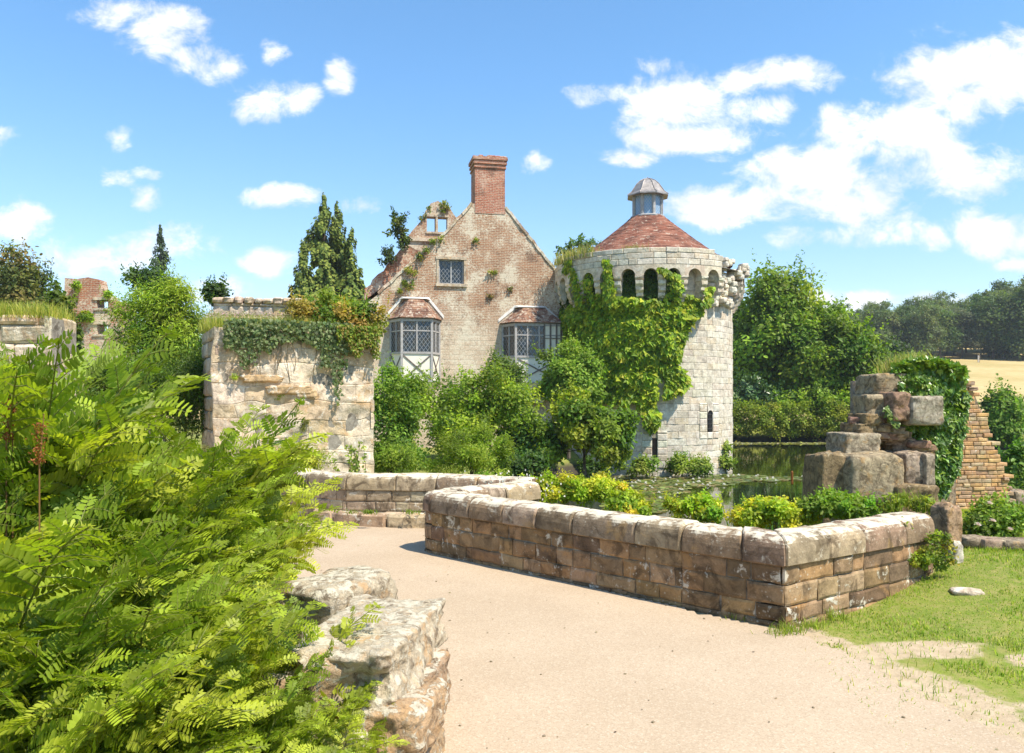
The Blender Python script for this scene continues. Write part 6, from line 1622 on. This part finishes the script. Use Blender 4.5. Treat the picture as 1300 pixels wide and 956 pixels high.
sh('shrub', 'low yellow green weeds in the grass at the right edge', 1305, 678, 50, 30, 9.3, 12, .12, 1500, .045, [(.2, .25, .03), (.26, .3, .03)], zb=.15, tr_=.01, cat='plant')
sh('shrub', 'dark green plants between the brick ruin and the water', 1300, 634, 44, 40, 12.5, 14, .16, 2200, .07, [(.08, .13, .02), (.12, .18, .03)], zb=-.3, tr_=.01, cat='plant')
stones2 = MB(); mb = stones2; stone(1276, 1302, 623, 655, 11.5, .2, 88, (.4, .32, .24), .1); tag(mb.build('fallen_stone', M['ruin'], None, at(1289, 655, 11.6), smooth=True), 'dark fallen block right of the orange brick ruin', 'stone')
# creeping weeds on the end of the near wall
mb = MB()
for (px, py, n, r) in ((1178, 700, 420, .13), (1190, 690, 300, .1), (1165, 712, 300, .1), (1145, 668, 120, .06), (1196, 715, 260, .1)):
    crown(mb, at(px, py, 7.35), (r*1.4, .08, r), 8, .06, n, .034, [(.2, .25, .02), (.28, .27, .03), (.12, .17, .02)], 'oval')
tag(mb.build('creeping_weed', M['leaf'], None, at(1185, 715, 7.4)), 'small creeping weed at the foot of the right end of the near parapet', 'weeds')
mb = MB()
for (px, py, d, h, n) in ((1003, 797, 6.22, .07, 130), (990, 800, 6.15, .05, 60), (1030, 800, 6.35, .07, 130), (938, 783, 6.6, .04, 30), (1060, 790, 6.6, .07, 120)):
    c = at(px, py, d); c[2] = 0; blades(mb, c+rng.normal(0, 1, (n, 3))*[.06, .04, 0], h*rng.uniform(.5, 1.6, n), .006, .8, [(.14, .2, .02), (.24, .28, .04)])
tag(mb.build('grass_tuft', M['leaf'], None, (2.2, 6.2, 0)), 'small grass tufts at the foot of the wall corner beside the path', 'grass', kind='stuff')
for px, n in ((445, 30), (468, 90), (524, 60)):
    mb = MB(); c = at(px, 652, 11.1); blades(mb, c+rng.normal(0, 1, (n, 3))*[.06, .03, .01], .06, .012, .9, [(.12, .18, .02), (.2, .24, .03)])
    tag(mb.build('ledge_weed', M['leaf'], None, c), 'tiny weed rooted in the ledge below the far parapet', 'weeds', 'ledge weeds')

# lawn
rng = np.random.default_rng(17)
n = 210000; x = rng.uniform(2.1, 10.5, n); y = 3.2+8.5*rng.random(n)**1.15
nn = .5*fbm(np.stack([x*2.2, y*2.2, 0*x], 1), 3)
dirt = (((x-2.95)/.62)**2+((y-5.80)/.22)**2+3*nn < .95) | (x-2.33+(y-6.2)*.30+1.3*nn < .2) | (((x-3.75)/.35)**2+((y-5.55)/.16)**2+3*nn < .9)
dirt &= (rng.random(n) > .12)
F_ = (-.56*(x-2.2)+.83*(y-6.34) > -.04) & (x < 4.15)
px, py = proj(np.stack([x, y, 0*x+.1], 1))
k = ~dirt & ~F_ & (px < 1420) & (py < 1010)
x, y = x[k], y[k]; n = len(x)
z = ground(x[None], y[None])[0]
tuf = fbm(np.stack([x*1.6, y*1.6, 0*x+7], 1), 3)
mb = MB(); blades(mb, np.stack([x, y, z-.004], 1), np.clip(.032+.04*tuf, .012, .09)*rng.uniform(.6, 1.5, n), .0065, .7, [(.19, .28, .02), (.26, .34, .03), (.36, .36, .07), (.14, .22, .018)], .2)
tag(mb.build('lawn_grass', M['leaf'], None, (5, 7, 0)), 'short sunlit lawn grass right of the near parapet', 'grass', kind='stuff')
for i, (px, py) in enumerate(((1174, 463), (1242, 466))):
    c = at(px, py, 175); c[2] = gz(c[0], c[1])-.1
    mb = MB(); tube(mb, [c, c+[0, 0, 1.6]], [.16, .14], 8, (.6, .55, .5)); tube(mb, [c+[.3, 0, 0], c+[.3, 0, 1.9]], [.06, .05], 6, (.3, .22, .15))
    tag(mb.build('tree_guard', M['tower'], None, c), ('pale tree guard with a stake standing left in the dry field' if i == 0 else 'pale tree guard with a stake standing right in the dry field'), 'tree guard')

# ---------------------------------------------------------------- royal ferns
rng = np.random.default_rng(23); random.seed(23)
PSH = np.array([[0, 0, 0], [.22, .21, .02], [.78, .17, .0], [1, 0, -.03], [.78, -.17, .0], [.22, -.21, .02]])
PFC = np.array([[0, 3, 2], [0, 2, 1], [0, 4, 3], [0, 5, 4]])
def frond(arch, npair, seed, curl=.0):
    rg_ = np.random.default_rng(seed)
    mb = MB(); ns = 14; s = np.linspace(0, 1, ns)
    th = math.radians(8)+arch*s**1.7
    ds = 1/(ns-1); x = np.concatenate([[0], np.cumsum(np.sin(th[:-1])*ds)]); z = np.concatenate([[0], np.cumsum(np.cos(th[:-1])*ds)])
    y = .03*np.sin(s*3+seed)
    R = np.stack([x, y, z], 1)
    tube(mb, R, .0055*(1-.8*s)+.0008, 5, (.22, .24, .05))
    Ps, Ds, Ns, Sz, Cs = [], [], [], [], []
    t0 = .30
    base = np.array([(.22, .30, .025), (.31, .385, .03), (.43, .47, .05)][seed % 3])
    for i in range(npair):
        t = t0+(1-t0)*(i+.3)/npair
        p = np.array([np.interp(t, s, R[:, j]) for j in range(3)]); tg = np.array([np.interp(min(t+.03, 1), s, R[:, j]) for j in range(3)])-np.array([np.interp(t-.03, s, R[:, j]) for j in range(3)]); tg /= np.linalg.norm(tg)
        q = (t-t0)/(1-t0); Lp = .275*math.sin(PI*min(1, .30+.62*q))**.9*(1.02-.45*q)
        if q > .93: Lp = .05
        up = np.cross(tg, [0, 1, 0]); up /= np.linalg.norm(up)
        if up[2] < 0: up = -up
        for sg in (-1, 1):
            sd_ = np.array([0, sg, 0.]); fw = .35+.55*q+rg_.normal(0, .05)
            d0 = sd_+tg*fw+up*rg_.normal(.1, .28); d0 /= np.linalg.norm(d0)
            nrm = np.cross(d0, tg)*1.; nrm /= np.linalg.norm(nrm); nrm *= np.sign(nrm@up)
            m = max(2, int(Lp/.0165)); tt = (np.arange(m)+.8)/(m+.4)
            droop = -.12-.22*rg_.random()
            pos = p+d0*(tt*Lp)[:, None]+np.array([0, 0, droop])*(tt**2*Lp)[:, None]
            tube(mb, [p, p+d0*Lp*.5+[0, 0, droop*.25*Lp], p+d0*Lp*.97+[0, 0, droop*.95*Lp]], [.0018, .0012, .0006], 3, (.24, .26, .06))
            tw = rg_.normal(.35*sg*0, .55); nrm = nrm*math.cos(tw)+np.cross(d0, nrm)*math.sin(tw)
            lat = np.cross(nrm, d0); cj = base*(1+rg_.normal(0, .2))
            for s2 in (-1, 1):
                dd = lat*s2+d0*.42+rg_.normal(0, .07, (m, 3)); sz = .033*np.sin(PI*np.clip(.22+.66*tt, 0, 1))**.6*(.7+.6*Lp/.235)*rg_.uniform(.85, 1.1, m)
                Ps.append(pos); Ds.append(dd); Ns.append(np.tile(nrm, (m, 1))+rg_.normal(0, .16, (m, 3))); Sz.append(sz); Cs.append(np.tile(cj, (m, 1))*(1+rg_.normal(0, .07, (m, 1))))
            Ps.append(pos[-1:]); Ds.append(d0[None]); Ns.append(nrm[None]); Sz.append(np.array([.02])); Cs.append(cj[None])
    Ps, Ds, Ns, Sz, Cs = map(np.concatenate, (Ps, Ds, Ns, Sz, Cs))
    LEAF['pin'] = (PSH, PFC)
    leaves(mb, Ps, Ds, Ns, Sz, 'pin', Cs)
    return mb.mesh('frond', [M['fern']])
FR = [frond(a, npr+3, i) for i, (a, npr) in enumerate(((math.radians(45), 12), (math.radians(60), 13), (math.radians(80), 13), (math.radians(32), 11), (math.radians(68), 14), (math.radians(52), 12)))]
FERN = [  # x, y, length, count, spread, label
    (-2.75, 4.3, 1.9, 56, .42, 'tallest royal fern at the left edge of the picture'),
    (-3.5, 5.6, 2.15, 40, .4, 'tall fern standing behind the tallest one at the left edge'),
    (-2.35, 4.8, 1.5, 52, .5, 'broad royal fern in front of the big pale green bush'),
    (-2.35, 6.0, 1.65, 40, .5, 'fern behind the broad one, towards the left side of the ivy topped ruin'),
    (-2.08, 4.3, 1.12, 46, .55, 'mid sized fern reaching up before the ivy topped ruin'),
    (-2.35, 5.3, 1.2, 44, .5, 'fern with fronds reaching over the far bend of the path'),
    (-1.45, 3.8, .86, 54, .7, 'fern leaning over the path edge above the broken wall end'),
    (-2.2, 3.45, 1.4, 46, .5, 'big fern in the lower left foreground'),
    (-1.75, 3.35, 1.05, 60, .55, 'lower foreground fern left of the broken wall end'),
    (-1.3, 3.3, .72, 50, .75, 'small low fern curling in front of the broken wall stones'),
    (-1.02, 3.5, .52, 40, .8, 'short fern half covering the inner side of the broken wall end'),
    (-1.75, 2.6, .95, 44, .6, 'lowest fern at the bottom left corner of the view'),
    (-3.0, 3.6, 1.75, 36, .5, 'fern cut by the left edge of the picture'),
    (-.80, 3.2, .40, 40, .85, 'little fern at the bottom edge below the broken wall stones')]
for fi, (fx, fy, fl_, cnt, spr, lb) in enumerate(FERN):
    root = empty('royal_fern', (fx, fy, 0), lb, 'fern', 'royal ferns beside the path')
    for k in range(cnt):
        o = bpy.data.objects.new('frond', FR[int(rng.integers(0, len(FR)))]); COL.objects.link(o); o.parent = root
        az = rng.uniform(0, 2*PI); q = rng.random()
        L_ = fl_*1.22*(1.0-.38*q*q)*rng.uniform(.82, 1.08)
        tilt = .82*spr*q*rng.uniform(.5, 1.25)
        Rm = Matrix.Rotation(az, 4, 'Z') @ Matrix.Rotation(tilt, 4, 'Y') @ Matrix.Rotation(rng.normal(0, .7), 4, 'Z')
        Rm = Matrix.Translation((math.cos(az)*.16*q+float(rng.normal(0, .09)), math.sin(az)*.16*q+float(rng.normal(0, .09)), 0)) @ Rm @ Matrix.Diagonal((L_, min(L_, 1.35), L_, 1))
        o.matrix_local = Rm
# rusty fertile fronds
for (px, py, d) in ((8, 560, 3.6), (50, 590, 3.4), (16, 545, 3.65)):
    mb = MB(); c = at(px, py, d)
    tube(mb, [c-[0, 0, .5], c, c+[.02, 0, .22]], [.004, .004, .002], 4, (.3, .16, .06))
    P = c+np.array([[rng.normal(0, .014), rng.normal(0, .014), rng.uniform(0, .18)] for _ in range(260)]); leaves(mb, P, rdir(260)+[0, 0, .6], rdir(260), .012, 'oval', leafcol([(.28, .1, .03), (.2, .07, .02)], 260))
    tag(mb.build('fertile_frond', M['leaf'], None, c-[0, 0, .5]), 'rusty brown upright spore frond among the ferns at the left edge', 'fern frond', 'rusty spore fronds')
# ---------------------------------------------------------------- summer haze
mb = MB(); box(mb, (100, 1100, 28.4), (1990, 2580, 63.2)) 
hz = mb.build('haze', [], None); hz['kind'] = 'stuff'; hz['label'] = 'thin pale summer haze over the far woods'
m = bpy.data.materials.new('haze_air'); m.use_nodes = True; t = m.node_tree; t.nodes.clear()
v = t.nodes.new('ShaderNodeVolumePrincipled'); v.inputs['Density'].default_value = .00026; v.inputs['Color'].default_value = (.85, .92, 1, 1)
t.links.new(v.outputs[0], t.nodes.new('ShaderNodeOutputMaterial').inputs['Volume'])
hz.data.materials.append(m)
